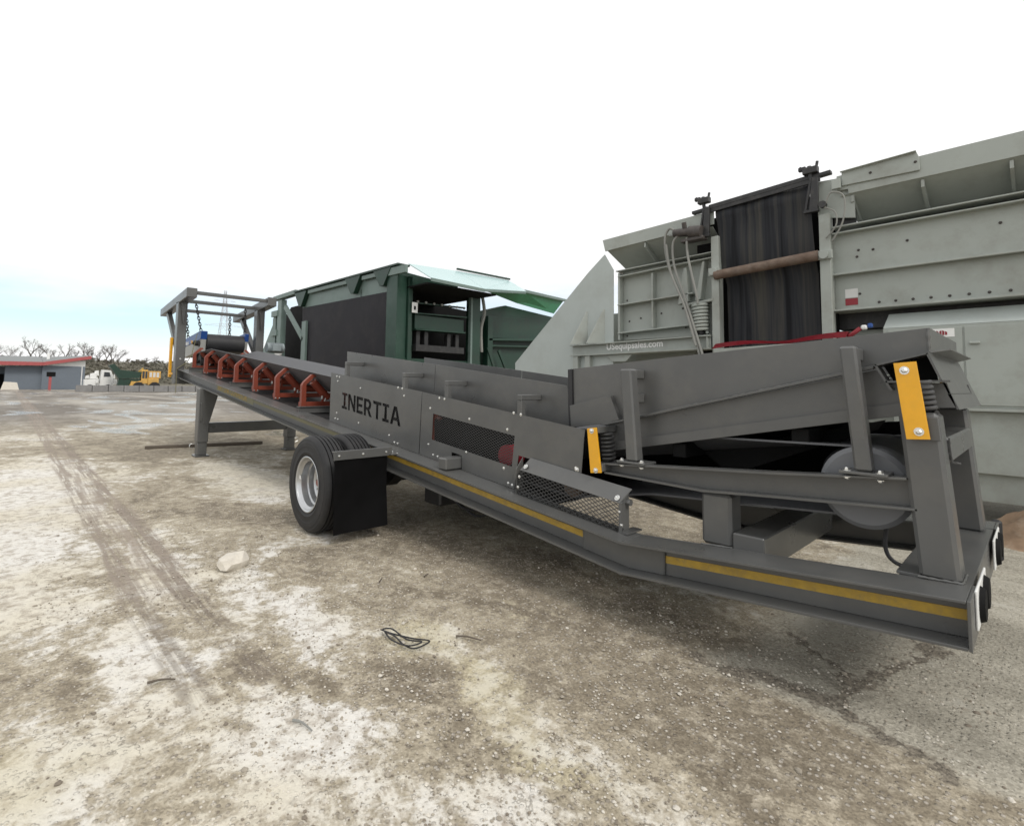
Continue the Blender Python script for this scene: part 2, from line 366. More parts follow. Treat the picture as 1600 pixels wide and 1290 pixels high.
def tube(bm, pts, r, n=8, smooth_steps=0):
    P = [Vector(p) for p in pts]
    if smooth_steps:
        Q = []
        for i in range(len(P)-1):
            a, b, c, d = P[max(0, i-1)], P[i], P[i+1], P[min(len(P)-1, i+2)]
            for k in range(smooth_steps):
                t = k/smooth_steps
                Q.append(.5*((2*b)+(c-a)*t+(2*a-5*b+4*c-d)*t*t+(3*b-a-3*c+d)*t**3))
        Q.append(P[-1]); P = Q
    rings = []; ref = None
    for i, p in enumerate(P):
        d = (P[min(i+1, len(P)-1)]-P[max(0, i-1)]).normalized()
        if ref is None: ref = Vector((0, 0, 1)) if abs(d.z) < .9 else Vector((1, 0, 0))
        s = d.cross(ref).normalized(); u = s.cross(d); ref = u
        rr = r(i/(len(P)-1)) if callable(r) else r
        rings.append([bm.verts.new(p+(s*math.cos(2*math.pi*k/n)+u*math.sin(2*math.pi*k/n))*rr) for k in range(n)])
    for a, b in zip(rings, rings[1:]):
        for k in range(n): bm.faces.new((a[k], a[(k+1) % n], b[(k+1) % n], b[k]))
    bm.faces.new(rings[0][::-1]); bm.faces.new(rings[-1]); return bm
def helix(bm, x, y, z0, z1, r, wr, turns, lean=0):
    n = int(turns*14); pts = [(x+lean*i/n+r*math.cos(2*math.pi*turns*i/n), y+r*math.sin(2*math.pi*turns*i/n), z0+(z1-z0)*i/n) for i in range(n+1)]
    return tube(bm, pts, wr, 7)
def lathe_y(bm, prof, c, n=48, closed=False):
    """profile of (radius, y) spun about the line through c along Y"""
    rings = []
    for r, y in prof:
        rings.append([bm.verts.new((c[0]+r*math.cos(2*math.pi*k/n), y, c[2]+r*math.sin(2*math.pi*k/n))) for k in range(n)])
    pairs = list(zip(rings, rings[1:])) + ([(rings[-1], rings[0])] if closed else [])
    for a, b in pairs:
        for k in range(n): bm.faces.new((a[k], a[(k+1) % n], b[(k+1) % n], b[k]))
    return bm
def curve_plate(name, loops, y0, thick, mat, parent):
    """plate in the XZ plane with holes: the loops are filled even-odd"""
    cu = bpy.data.curves.new(name, 'CURVE'); cu.dimensions = '2D'; cu.fill_mode = 'BOTH'; cu.extrude = thick/2
    for lp in loops:
        s = cu.splines.new('POLY'); s.points.add(len(lp)-1); s.use_cyclic_u = True
        for p, q in zip(s.points, lp): p.co = (q[0], q[1], 0, 1)
    tmp = bpy.data.objects.new(name, cu); COL.objects.link(tmp)
    dg = bpy.context.evaluated_depsgraph_get()
    me = bpy.data.meshes.new_from_object(tmp.evaluated_get(dg))
    bpy.data.objects.remove(tmp); bpy.data.curves.remove(cu)
    bm = nb(); bm.from_mesh(me); bpy.data.meshes.remove(me)
    for v in bm.verts: v.co = Vector((v.co.x, y0+thick/2-v.co.z, v.co.y))
    return O(name, bm, mat, parent)
def text_mesh(name, body, mat, parent, M, size, bold=0.0):
    cu = bpy.data.curves.new(name, 'FONT'); cu.body = body; cu.size = size; cu.extrude = .001; cu.offset = bold; cu.resolution_u = 3
    tmp = bpy.data.objects.new(name, cu); COL.objects.link(tmp)
    dg = bpy.context.evaluated_depsgraph_get(); me = bpy.data.meshes.new_from_object(tmp.evaluated_get(dg))
    bpy.data.objects.remove(tmp); bpy.data.curves.remove(cu)
    bm = nb(); bm.from_mesh(me); bpy.data.meshes.remove(me); bm.transform(M)
    return O(name, bm, mat, parent)
def lattice(bm, q, y, pu, pv, w=.0032):
    """expanded metal: two families of slanted strands clipped to the quad q (XZ: tl, tr, br, bl)"""
    tl, tr, br, bl = [Vector((a[0], a[1])) for a in q]
    Lu = ((tr-tl).length+(br-bl).length)/2; Lv = ((bl-tl).length+(br-tr).length)/2
    def at(u, v): return (tl*(1-u)+tr*u)*(1-v)+(bl*(1-u)+br*u)*v
    nU = int(Lu/pu); k = Lv/pv*pu/Lu      # shear: u run over the full height
    for sg in (1, -1):
        i = -int(k*nU)-2
        for i in range(-int(k*nU)-2, int(nU+k*nU)+3):
            u0 = i/nU
            # u = u0 + sg*k*v
            t0, t1 = 0.0, 1.0
            lo, hi = sorted(((0-u0)/(sg*k), (1-u0)/(sg*k)))
            t0, t1 = max(t0, lo), min(t1, hi)
            if t1-t0 < .01: continue
            a, b = at(u0+sg*k*t0, t0), at(u0+sg*k*t1, t1)
            bar(bm, (a.x, y+sg*.0012, a.y), (b.x, y+sg*.0012, b.y), .0025, w, 0, up=(0, 0, 1))
    return bm
def bolt_mesh(name, r=.011, h=.009, mat='zinc'):
    """washer, dome head and hex facets pointing to -Y"""
    bm = nb(); cyl(bm, (0, 0, 0), (0, -.003, 0), r*1.5, n=12); cyl(bm, (0, -.003, 0), (0, -.003-h*.6, 0), r, n=6); cyl(bm, (0, -.003-h*.6, 0), (0, -.003-h, 0), r, r*.55, n=6)
    me = bpy.data.meshes.new(name); bmesh.ops.recalc_face_normals(bm, faces=bm.faces[:]); bm.to_mesh(me); bm.free(); me.materials.append(MATS[mat]); return me
BOLT = bolt_mesh('bolt', .0095, .009); BOLT_S = bolt_mesh('bolt_small', .007, .006); BOLT_B = bolt_mesh('bolt_big', .014, .014); BOLT_CR = bolt_mesh('bolt_paint', .012, .02, 'motor_brown')

# ------------------------------------------------------------------ ground
def make_ground():
    bm = nb()
    # one sheet: fine cells near the trailer, coarse to the horizon
    xs = [-900, -600, -400, -280, -200, -140, -100, -70, -50, -35, -25, -18]+[-12+.5*i for i in range(57)]+[18, 24, 34, 50, 80, 150, 300]
    ys = [-500, -300, -180, -110, -70, -45, -30, -20, -13]+[-9+.5*i for i in range(41)]+[13, 17, 24, 34, 50, 75, 110, 170, 280, 500, 800]
    def h(x, y):
        d = max(0, 1-max(abs(x-5)/40, abs(y)/40))
        return (noise.noise((x*.23, y*.31, 2.2))*.014+noise.noise((x*.9, y*.9, 5))*.006)*d-.008
    V = [[bm.verts.new((x, y, h(x, y))) for x in xs] for y in ys]
    for j in range(len(ys)-1):
        for i in range(len(xs)-1): bm.faces.new((V[j][i], V[j][i+1], V[j+1][i+1], V[j+1][i]))
    o = O('ground', bm, 'ground', smooth=True); o['kind'] = 'structure'
make_ground()

def rock_bm(bm, c, s, seed, sub=1):
    b2 = bmesh.ops.create_icosphere(bm, subdivisions=sub, radius=1)
    for v in b2['verts']:
        k = 1+.35*noise.noise(v.co*1.3+Vector((seed*3.1, seed, 0)))
        v.co = Vector((v.co.x*s[0]*k, v.co.y*s[1]*k, v.co.z*s[2]*k))
        a = seed*1.7; v.co = Vector((v.co.x*math.cos(a)-v.co.y*math.sin(a), v.co.x*math.sin(a)+v.co.y*math.cos(a), v.co.z))+Vector(c)
# W = width over the side beams of the conveyor
W = 1.98
def bt(x):      # top of the side beams
    return .553+.10397*(10.758-x) if x < 10.758 else .553+(x-10.758)*.0791

# ================================================================== PORTABLE CONVEYOR
conv = thing('portable_conveyor', 'long grey portable belt conveyor on wheels with red idlers and INERTIA side guards', 'conveyor', (7.2, W/2, 0))
def side_beam(sgn):
    """I-beam with one kink; sgn 0 near side, 1 far side"""
    y = (lambda v: v) if sgn == 0 else (lambda v: W-v)
    pts = [(-2.39, 1.920), (10.758, .553), (12.53, .693)]
    ft, d, fw = .014, .212, .27
    bm = nb()
    def strip(z0, z1, y0, y1):
        lo = [(x, z+z0) for x, z in pts]; hi = [(x, z+z1) for x, z in pts[::-1]]
        prism(bm, lo+hi, 'Y', y(y0), y(y1), .0025)
    strip(-ft, 0, 0, fw); strip(-d, -d+ft, 0, fw); strip(-d+ft+.0005, -ft-.0005, .13, .142)
    o = O('side_beam', bm, 'grey', conv)
    # stiffeners, cover plate over the kink, end plate
    bm = nb(); prism(bm, [(10.36, bt(10.36)-.0155), (10.758, bt(10.758)-.0155), (11.02, bt(11.02)-.0155), (11.02, bt(11.02)-.1965), (10.758, bt(10.758)-.1965), (10.36, bt(10.36)-.1965)], 'Y', y(.117), y(.1285), .002)
    O('web_cover', bm, 'grey', o)
    bm = nb(); box(bm, 12.532, 12.545, y(0) if sgn == 0 else y(.27), y(.27) if sgn == 0 else y(0), .481, .693, .002); O('end_plate', bm, 'grey', o)
    for x0, x1, zt in ((6.9, 10.355, 0), (11.028, 12.528, 0)):
        n = 4; top = [(x0+(x1-x0)*i/n, bt(x0+(x1-x0)*i/n)-.073) for i in range(n+1)]; bot = [(x, z-.047) for x, z in top[::-1]]
        bm = nb(); prism(bm, top+bot, 'Y', y(.1265), y(.1295)); s = O('reflective_stripe', bm, 'stripe', o)
    return o
beam_n = side_beam(0); beam_f = side_beam(1)
# faded older stretch of the stripe, and the yellow lettering on it
bm = nb(); prism(bm, [(2.95, bt(2.95)-.075), (6.9, bt(6.9)-.073), (6.9, bt(6.9)-.12), (2.95, bt(2.95)-.12)], 'Y', .1265, .1295); O('reflective_stripe', bm, 'decal_olive', beam_n)
bm = nb(); prism(bm, [(.62, bt(.62)-.05), (2.94, bt(2.94)-.05), (2.94, bt(2.94)-.165), (.62, bt(.62)-.165)], 'Y', .127, .1295); O('decal', bm, 'decal_olive', beam_n)
sl = math.atan(-.10397)
M = Matrix.Translation((.70, .1255, bt(.70)-.145)) @ Matrix.Rotation(-sl, 4, 'Y') @ Matrix.Rotation(R(90), 4, 'X')
text_mesh('lettering', '36FT LINK CONVEYOR', 'stripe', beam_n, M, .185, .002)

# cross members on and between the side beams
def cross_tube(x, z0, z1, wx=.12, y0=.02, y1=W-.02, name='cross_tube', m='grey'):
    bm = nb(); box(bm, x-wx/2, x+wx/2, y0, y1, z0, z1, .008); return O(name, bm, m, conv)
for x in (-2.0, 1.4, 4.85): 
    bm = nb(); zt = bt(x)+.078
    box(bm, x-.055, x+.055, .16, W-.16, zt-.10, zt-.088, .002); box(bm, x-.055, x+.055, .16, W-.16, zt-.012, zt, .002); box(bm, x+.02, x+.032, .163, W-.163, zt-.0875, zt-.0125, 0)
    O('cross_channel', bm, 'grey', conv)
for x in (3.2, 6.6, 9.2): cross_tube(x, bt(x)-.17, bt(x)-.05, y0=.15, y1=W-.15)
bm = nb(); box(bm, 8.60, 8.735, .055, W-.06, bt(8.67)+.003, bt(8.67)+.118, .012); O('cross_tube', bm, 'grey', conv)
cross_tube(11.50, .50, .70, .19, .274, W-.274)

bm = nb(); prism(bm, [(-1.8, bt(-1.8)-.03), (9.9, bt(9.9)-.03), (9.9, bt(9.9)-.036), (-1.8, bt(-1.8)-.036)], 'Y', .145, W-.145); O('light_block', bm, 'black_steel', conv)  # added sheet that blocks light from the ground and darkens the interior
# ---- belt
def belt_section(x):
    """trough line (y, z) across the belt at x"""
    zp = 1.745-(x-4.6)*.1065+.03
    zc = zp-.30
    return [(.46, zp+.01), (.55, zp-.075), (.66, zp-.195), (.755, zc+.035), (.80, zc+.003), (.99, zc), (1.18, zc+.003), (1.225, zc+.035), (1.32, zp-.195), (1.43, zp-.075), (1.52, zp+.01)]
def flat_section(x, z): return [(.46+(1.06)*i/10, z) for i in range(11)]
secs = []
for i in range(0, 50):
    x = -1.3+i*.225
    secs.append((x, belt_section(x)))
def blend(a, b, t): return [(p[0]*(1-t)+q[0]*t, p[1]*(1-t)+q[1]*t) for p, q in zip(a, b)]
lead = []
for k in range(6):
    t = (k+1)/6; x = -1.3-1.25*t; lead.append((x, blend(belt_section(-1.3), flat_section(0, 2.36), t)))
tail = []
for k in range(6):
    t = (k+1)/6; x = 9.725+2.3*t; tail.append((x, blend(belt_section(9.725), flat_section(0, 1.285), t)))
head_ring = [(-2.55-.23*math.sin(a), flat_section(0, 2.13+.23*math.cos(a))) for a in [math.pi*k/8 for k in range(1, 9)]]
tail_ring = [(12.03+.2*math.sin(a), flat_section(0, 1.085+.2*math.cos(a))) for a in [math.pi*k/8 for k in range(1, 9)]]
ret = [(12.03-1.3*1, flat_section(0, .80)), (10.0, flat_section(0, .66)), (6, flat_section(0, 1.0)), (0, flat_section(0, 1.62)), (-2.2, flat_section(0, 1.86))]
loop = head_ring[::-1]+lead[::-1]+secs+tail+tail_ring+ret
bm = nb(); rows = [[bm.verts.new((x, y, z)) for y, z in s] for x, s in loop]
for a, b in zip(rows, rows[1:]+rows[:1]):
    for k in range(10): bm.faces.new((a[k], a[k+1], b[k+1], b[k]))
bmesh.ops.recalc_face_normals(bm, faces=bm.faces[:])
bmesh.ops.solidify(bm, geom=bm.faces[:], thickness=.012)
O('belt', bm, 'belt_top', conv, smooth=True)
for c, r in (((-2.55, 0, 2.13), .222), ((12.03, 0, 1.085), .192)):
    bm = nb(); lathe_y(bm, [(.0, .5), (r*.9, .5), (r, .55), (r, 1.43), (r*.9, 1.48), (0, 1.48)], c, 32); cyl(bm, (c[0], .41, c[2]), (c[0], W-.41, c[2]), .045); O('pulley', bm, 'rubber', conv, smooth=True)
for s in (0, 1):
    bm = nb(); ys = [(.40, .62)] if s == 0 else [(W-.62, W-.40)]
    lathe_y(bm, [(0, ys[0][0]), (.2, ys[0][0]), (.225, ys[0][0]+.02), (.225, ys[0][1]), (0, ys[0][1])], (12.09, 0, 1.06), 40); O('pulley_guard', bm, 'disc_grey', conv, smooth=True)

# ---- troughing idlers
def idler(x):
    zb = bt(x)+.008; zp = 1.745-(x-4.6)*.1065
    root = None
    bm = nb()
    box(bm, x-.055, x+.045, .285, W-.285, zb+.03, zb+.105, .006)          # base angle
    for s in (0, 1):
        y = (lambda v: v) if s == 0 else (lambda v: W-v)
        pr = [(.285, zb), (.365, zb), (.352, zp-.165), (.47, zp-.05), (.51, zp-.035), (.485, zp+.003), (.44, zp-.003), (.315, zp-.125), (.287, zp-.175)]
        prism(bm, [(y(a), b) for a, b in pr], 'X', x+.05, x+.062, .002)
        prism(bm, [(y(a), b) for a, b in ((.285, zb), (.297, zb), (.299, zp-.17), (.327, zp-.12), (.447, zp-.013), (.44, zp-.003), (.315, zp-.125), (.287, zp-.175))], 'X', x-.01, x+.05, 0)
        for yy in (.63, .80):                                               # inner roll stands
            prism(bm, [(y(yy-.02), zb+.105), (y(yy+.02), zb+.105), (y(yy+.015), zp-.31), (y(yy-.015), zp-.31)], 'X', x+.05, x+.058, 0)
    root = O('idler', bm, 'red_oxide', conv)
    def roll(p0, p1):
        b = nb(); p0, p1 = Vector(p0), Vector(p1); d = (p1-p0).normalized()
        cyl(b, p0, p1, .063, n=20); cyl(b, p0-d*.03, p0, .018, .03, n=12); cyl(b, p1, p1+d*.03, .03, .018, n=12)
        O('roller', b, 'red_oxide', root, smooth=True)
    dn = .072
    roll((x, .485, zp-.115), (x, .735, zp-.38)); roll((x, 1.495, zp-.115), (x, 1.245, zp-.38)); roll((x, .80, zp-.36), (x, 1.18, zp-.36))
    for yy in (.30, .36): inst('bolt', BOLT, (x+.063, yy, zb+.02), root, (0, 0, R(90)))
    b = nb(); box(b, x+.064, x+.067, .60, .625, zb+.15, zb+.2, 0); hexa(b, [(x+.066, .55+.1, zb+.115), (x+.066, .55+.115, zb+.11), (x+.068, .55+.115, zb+.11), (x+.068, .65, zb+.115), (x+.066, .665, zb+.165), (x+.066, .68, zb+.16), (x+.068, .68, zb+.16), (x+.068, .665, zb+.165)])
    O('paper_tag', b, 'white', root)
for x in (-2.25, -1.15, 0.02, 1.18, 2.36, 3.47, 4.6, 5.75, 8.05): idler(x)
for x in (9.25,):      # return idler shells seen through the guard mesh
    bm = nb(); cyl(bm, (x+.05, .31, bt(x)+.24), (x+.05, W-.31, bt(x)+.24), .10, n=24); O('return_roller', bm, 'red', conv, smooth=True)

# ---- side guard panels, cut lettering and expanded metal
GY = .24
I_ = lambda: [[(0, 0), (.62, 0), (.62, .14), (.43, .14), (.43, .73), (.62, .73), (.62, .87), (0, .87), (0, .73), (.19, .73), (.19, .14), (0, .14)]]
N_ = [[(0, 0), (.22, 0), (.22, .56), (.60, 0), (.85, 0), (.85, .87), (.63, .87), (.63, .34), (.26, .87), (0, .87)]]
E_ = [[(0, 0), (.7, 0), (.7, .16), (.24, .16), (.24, .36), (.64, .36), (.64, .51), (.24, .51), (.24, .71), (.7, .71), (.7, .87), (0, .87)]]
R_ = [[(0, 0), (.24, 0), (.24, .3), (.34, .3), (.55, 0), (.84, 0), (.58, .35), (.70, .43), (.76, .58), (.74, .72), (.65, .82), (.5, .87), (0, .87)], [(.24, .45), (.40, .45), (.49, .50), (.52, .58), (.49, .67), (.40, .72), (.24, .72)]]
T_ = [[(.29, 0), (.53, 0), (.53, .71), (.82, .71), (.82, .87), (0, .87), (0, .71), (.29, .71)]]
A_ = [[(0, 0), (.25, 0), (.32, .2), (.63, .2), (.70, 0), (.96, 0), (.62, .87), (.34, .87)], [(.37, .35), (.58, .35), (.475, .66)]]
def text_loops():
    adv = 0; out = []
    for L_, w in ((I_(), .62), (N_, .85), (E_, .70), (R_, .84), (T_, .82), (I_(), .62), (A_, .96)):
        for lp in L_:
            out.append([(6.139+(adv+u)*.2475, 1.27-(adv+u)*.2475*.1055+v*.2475) for u, v in lp])
        adv += w+.095
    return out
p1 = [(5.78, 1.756), (8.028, 1.523), (8.0, bt(8.0)+.004), (5.78, bt(5.78)+.004)]
panel1 = curve_plate('guard_panel', [p1]+text_loops(), GY-.004, .006, 'grey', conv)
panel1['label'] = 'guard panel with the word INERTIA cut through it'
p2 = [(8.042, 1.5215), (10.275, 1.262), (10.241, .892), (10.12, .905), (10.112, .925), (9.545, .988), (9.495, bt(9.495)+.004), (8.752, bt(8.752)+.004), (8.752, .905), (8.585, .922), (8.585, bt(8.585)+.004), (8.012, bt(8.012)+.004)]
win = [(8.252, 1.294), (9.494, 1.154), (9.462, .879), (8.231, 1.019)]
panel2 = curve_plate('guard_panel', [p2, win], GY-.004, .006, 'grey', conv)
panel2['label'] = 'guard panel with a long mesh covered window'
bm = nb(); lattice(bm, [(8.22, 1.325), (9.52, 1.178), (9.49, .848), (8.20, .995)], GY+.012, .050, .026, .0042); O('expanded_mesh', bm, 'mesh_grey', panel2)['kind'] = 'stuff'
bm = nb(); lattice(bm, [(6.08, 1.54), (7.70, 1.37), (7.70, 1.06), (6.08, 1.23)], GY+.012, .050, .026, .0038); O('expanded_mesh', bm, 'black_steel', panel1)['kind'] = 'stuff'
for x, z in ((5.97, 1.70), (6.05, 1.692), (6.00, 1.635), (6.65, 1.545), (7.55, 1.562), (7.64, 1.553), (7.68, 1.47), (6.0, 1.2), (6.04, 1.115), (5.96, 1.122), (6.63, 1.10), (7.38, 1.0), (7.50, .928), (7.57, .92)):
    inst('bolt', BOLT if z > .9 else BOLT, (x, GY-.004, z), panel1)
for x, z in ((8.36, 1.462), (8.45, 1.453), (8.20, 1.35), (8.86, 1.27), (9.40, 1.205), (9.48, 1.357), (9.57, 1.347), (8.18, .965), (8.27, .862), (8.35, .853), (8.82, .945), (9.36, .855), (9.42, .73), (9.47, .72), (10.19, .955)):
    inst('bolt', BOLT, (x, GY-.004, z), panel2)
inst('bolt', BOLT_B, (10.2, GY-.004, .945), panel2)
# dark sheets added inside the guards so the interior reads as shade
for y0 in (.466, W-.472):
    bm = nb(); prism(bm, [(5.9, bt(5.9)), (10.0, bt(10.0)), (10.0, 1.2), (5.9, 1.5)], 'Y', y0, y0+.006); O('shade_sheet', bm, 'dark', conv)
bm = nb(); prism(bm, [(9.95, .70), (12.26, .85), (12.28, 1.40), (9.95, 1.15)], 'Y', W-.36, W-.352); O('shade_sheet', bm, 'dark', conv)  # dark sheet added to black out the bright gap under the feeder
# far side guards
bm = nb(); prism(bm, p1, 'Y', W-GY, W-GY+.006); O('guard_panel', bm, 'grey', conv)
bm = nb(); prism(bm, [(8.042, 1.5215), (10.275, 1.262), (10.241, .7), (9.495, .683), (8.012, .862)], 'Y', W-GY, W-GY+.006); O('guard_panel', bm, 'grey', conv)

# ---- skirt boards above the belt, with arms to the guards
SY = .50
for s in (0, 1):
    y = (lambda v: v) if s == 0 else (lambda v: W-v)
    a = 0 if s == 0 else .55
    for poly in ([(5.71+a, 2.072-a*.108), (7.905+a*.8, 1.834-a*.8*.108), (7.87+a*.8, 1.26), (5.95+a, 1.50), (5.73+a, 1.78)], [(7.915+a*.8, 1.833-a*.8*.108), (9.87, 1.606), (9.98, 1.235), (9.93, 1.08), (7.88+a*.8, 1.26)]):
        bm = nb(); prism(bm, poly, 'Y', y(SY), y(SY+.008), .001); sk = O('skirt_board', bm, 'grey', conv)
    bm = nb(); bar(bm, (6.0, y(SY+.012), 1.50), (9.9, y(SY+.012), 1.09), .012, .16, 0); O('skirt_rubber', bm, 'rubber', conv)
for x, z in ((6.17, 1.90), (7.61, 1.736), (8.43, 1.645), (9.51, 1.522)):
    for s in (0, 1):
        y = (lambda v: v) if s == 0 else (lambda v: W-v)
        bm = nb(); t = .052
        box(bm, x+.0, x+t*1.15, min(y(GY+.004), y(GY+.004+t)), max(y(GY+.004), y(GY+.004+t)), z-.26, z-t, .005)
        box(bm, x+.0, x+t*1.15, min(y(GY+.004), y(SY-.001)), max(y(GY+.004), y(SY-.001)), z-t+.0005, z, .005)
        O('skirt_bracket', bm, 'grey', conv)

# ---- mesh guard beside the belt, in front of the feeder
gq = [(9.66, .885), (10.645, .773), (10.69, bt(10.69)+.01), (9.605, bt(9.605)+.006)]
bm = nb(); hexa(bm, [(9.655, .145, .885), (10.655, .145, .775), (10.66, .152, .772), (9.66, .152, .882), (9.705, .225, .985), (10.705, .225, .872), (10.71, .232, .869), (9.71, .232, .982)], 0)
side_guard = O('side_guard', bm, 'grey', conv)
bm = nb(); prism(bm, [(.15, .548+.012), (.33, .56), (.33, .574), (.245, .574), (.24, .87), (.222, .865), (.168, .78), (.15, .775)], 'X', 10.648, 10.674); box(bm, 10.645, 10.72, .147, .34, bt(10.68)+.001, bt(10.68)+.012, 0); cyl(bm, (10.64, .215, .775), (10.71, .215, .775), .024, n=6); O('guard_foot', bm, 'grey', side_guard)
bm = nb(); prism(bm, [(.15, bt(9.62)+.002), (.24, bt(9.62)+.002), (.232, .98), (.15, .885)], 'X', 9.60, 9.606); O('guard_foot', bm, 'grey', side_guard)
bm = nb(); bar(bm, (10.19, .236, .905), (10.19, .236, .80), .05, .006, 0); O('guard_tab', bm, 'grey', side_guard)
bm = nb(); lattice(bm, gq, .158, .056, .030, .0055); O('expanded_mesh', bm, 'mesh_grey', side_guard)['kind'] = 'stuff'
for x, z in ((9.64, .825), (9.625, .735), (10.655, .712), (10.668, .622)): inst('bolt', BOLT, (x, .155, z), side_guard)
for x, z, yy in ((9.71, .917, .165), (10.63, .805, .165)): inst('bolt', BOLT_B, (x, yy-.005, z), side_guard, (R(-38), 0, 0))
bm = nb(); lathe_y(bm, [(0, .34), (.055, .34), (.09, .36), (.09, .40), (0, .40)], (10.05, 0, .78), 24); O('bearing', bm, 'rust', conv, smooth=True)

# ---- wheels
def wheel(y_out, y_in, dish, name='wheel'):
    c = (7.2, 0, .512); s = 1 if y_in > y_out else -1
    w = abs(y_in-y_out); Yf = lambda t: y_out+s*w*t
    bm = nb(); prof = [(.287, Yf(.06)), (.30, Yf(.03)), (.335, Yf(-.012)), (.338, Yf(-.022)), (.345, Yf(-.022)), (.348, Yf(-.016)), (.40, Yf(-.026)), (.402, Yf(-.034)), (.445, Yf(-.028)), (.447, Yf(-.018)), (.47, Yf(.005)), (.474, Yf(-.004)), (.482, Yf(.004)), (.497, Yf(.06)), (.507, Yf(.10))]
    for g0 in (.2, .36, .52, .68, .82):
        prof += [(.514, Yf(g0-.025)), (.498, Yf(g0-.02)), (.498, Yf(g0+.02)), (.514, Yf(g0+.025))]
    prof += [(.507, Yf(.90)), (.497, Yf(.94)), (.47, Yf(.99)), (.42, Yf(1.025)), (.36, Yf(1.02)), (.30, Yf(.97)), (.287, Yf(.94))]
    lathe_y(bm, prof, c, 72)
    tyre = O('tyre', bm, 'tyre', wheels_root(name), smooth=True)
    root = tyre.parent
    bm = nb(); bar(bm, (c[0]-.5, 0, 0), (c[0]-.5, 0, .001), .001, .001, 0); bm.clear()
    d = Yf(dish)
    prof = [(.292, Yf(.95)), (.292, Yf(.05)), (.298, Yf(.0)), (.29, Yf(-.01)), (.276, Yf(.02)), (.268, Yf(.10)), (.245, Yf(.16)), (.243, Yf(.40)), (.225, Yf(.44)), (.222, d-s*.02), (.20, d), (.115, d+s*.012), (.11, d-s*.02), (.06, d-s*.03), (0, d-s*.03)]
    lathe_y(bm, prof, c, 56); rim = O('rim', bm, 'rim', root, smooth=True)
    bm = nb(); cyl(bm, (c[0], d-s*.03, c[2]), (c[0], d-s*.075, c[2]), .05, .035, n=20); O('hub_cap', bm, 'red_oxide', rim, smooth=True)
    bm = nb()
    for k in range(10):
        a = 2*math.pi*k/10; q = (c[0]+.155*math.cos(a), d, c[2]+.155*math.sin(a)); cyl(bm, q, (q[0], d-s*.028, q[2]), .014, n=6)
    O('wheel_nut', bm, 'zinc', rim)
    bm = nb(); tube(bm, [(c[0]+.12, d, c[2]-.16), (c[0]+.14, d-s*.05, c[2]-.18), (c[0]+.17, d-s*.07, c[2]-.19)], .006, 6); O('valve', bm, 'zinc', rim)
    return root, rim, Yf
def wheels_root(name):
    e = bpy.data.objects.new(name, None); e.empty_display_size = .1; COL.objects.link(e); e.parent = conv; return e
r1, rim1, Yf1 = wheel(-.655, -.385, .72)
bm = nb(); box(bm, 6.945, 6.985, Yf1(.085), Yf1(.095), .535, .575, 0)
O('label_sticker', bm, 'white', rim1)
wheel(-.335, -.065, .3); wheel(W+.655, W+.385, .72); wheel(W+.335, W+.065, .3)
bm = nb(); box(bm, 7.12, 7.28, -.35, W+.35, .43, .59, .01); O('axle', bm, 'black_steel', conv)
for s in (0, 1):
    y = .2 if s == 0 else W-.35
    bm = nb(); prism(bm, [(6.75, bt(6.75)-.212), (7.75, bt(7.75)-.212), (7.4, .42), (7.0, .42)], 'Y', y, y+.15, .004); O('axle_hanger', bm, 'black_steel', conv)
bm = nb(); box(bm, 7.95, 8.25, .35, .75, .30, .52, .02); O('air_tank', bm, 'black_steel', conv)
bm = nb(); tube(bm, [(8.2, .45, .5), (8.5, .5, .3), (9.1, .6, .42), (9.5, .7, .5)], .012, 6, 6); tube(bm, [(8.2, .5, .45), (8.6, .55, .24), (9.0, .55, .4)], .01, 6, 6); O('air_line', bm, 'rubber', conv)
# ---- mud flap
for s in (0, 1):
    y = (lambda v: v) if s == 0 else (lambda v: W-v)
    bm = nb(); n = 8; m_ = 6; V = []
    for j in range(m_+1):
        V.append([]); z = .87-(.87-.105)*j/m_
        for i in range(n+1):
            yy = -.655+.59*i/n; off = .016*math.sin(4.1*i/n+1+.5*j)*j/m_+(.03 if j >= 4 else 0)*(j-3)/3
            V[-1].append(bm.verts.new((7.85+off, y(yy), z+(.012*(i/n)*(j/m_)))))
    for j in range(m_):
        for i in range(n): bm.faces.new((V[j][i], V[j][i+1], V[j+1][i+1], V[j+1][i]))
    bmesh.ops.solidify(bm, geom=bm.faces[:], thickness=.008)
    flap = O('mud_flap', bm, 'flap_black', conv, smooth=True)
    bm = nb(); ya, yb = sorted((y(-.675), y(-.02))); box(bm, 7.862, 7.872, ya, yb, .838, .925, .002); box(bm, 7.82, 7.861, ya, yb, .915, .925, .002); ya, yb = sorted((y(-.06), y(.02))); box(bm, 7.86, 7.93, ya, yb, .86, bt(7.9)-.004, .004)
    br = O('flap_bracket', bm, 'grey', flap)
    for yy in (-.62, -.36, -.09): inst('bolt', BOLT, (7.873, y(yy), .88), br, (0, 0, R(90)))
    if s == 0:
        for xx in (7.80, 7.90): inst('bolt', BOLT, (xx, .03, bt(xx)), br, (R(-90), 0, 0))
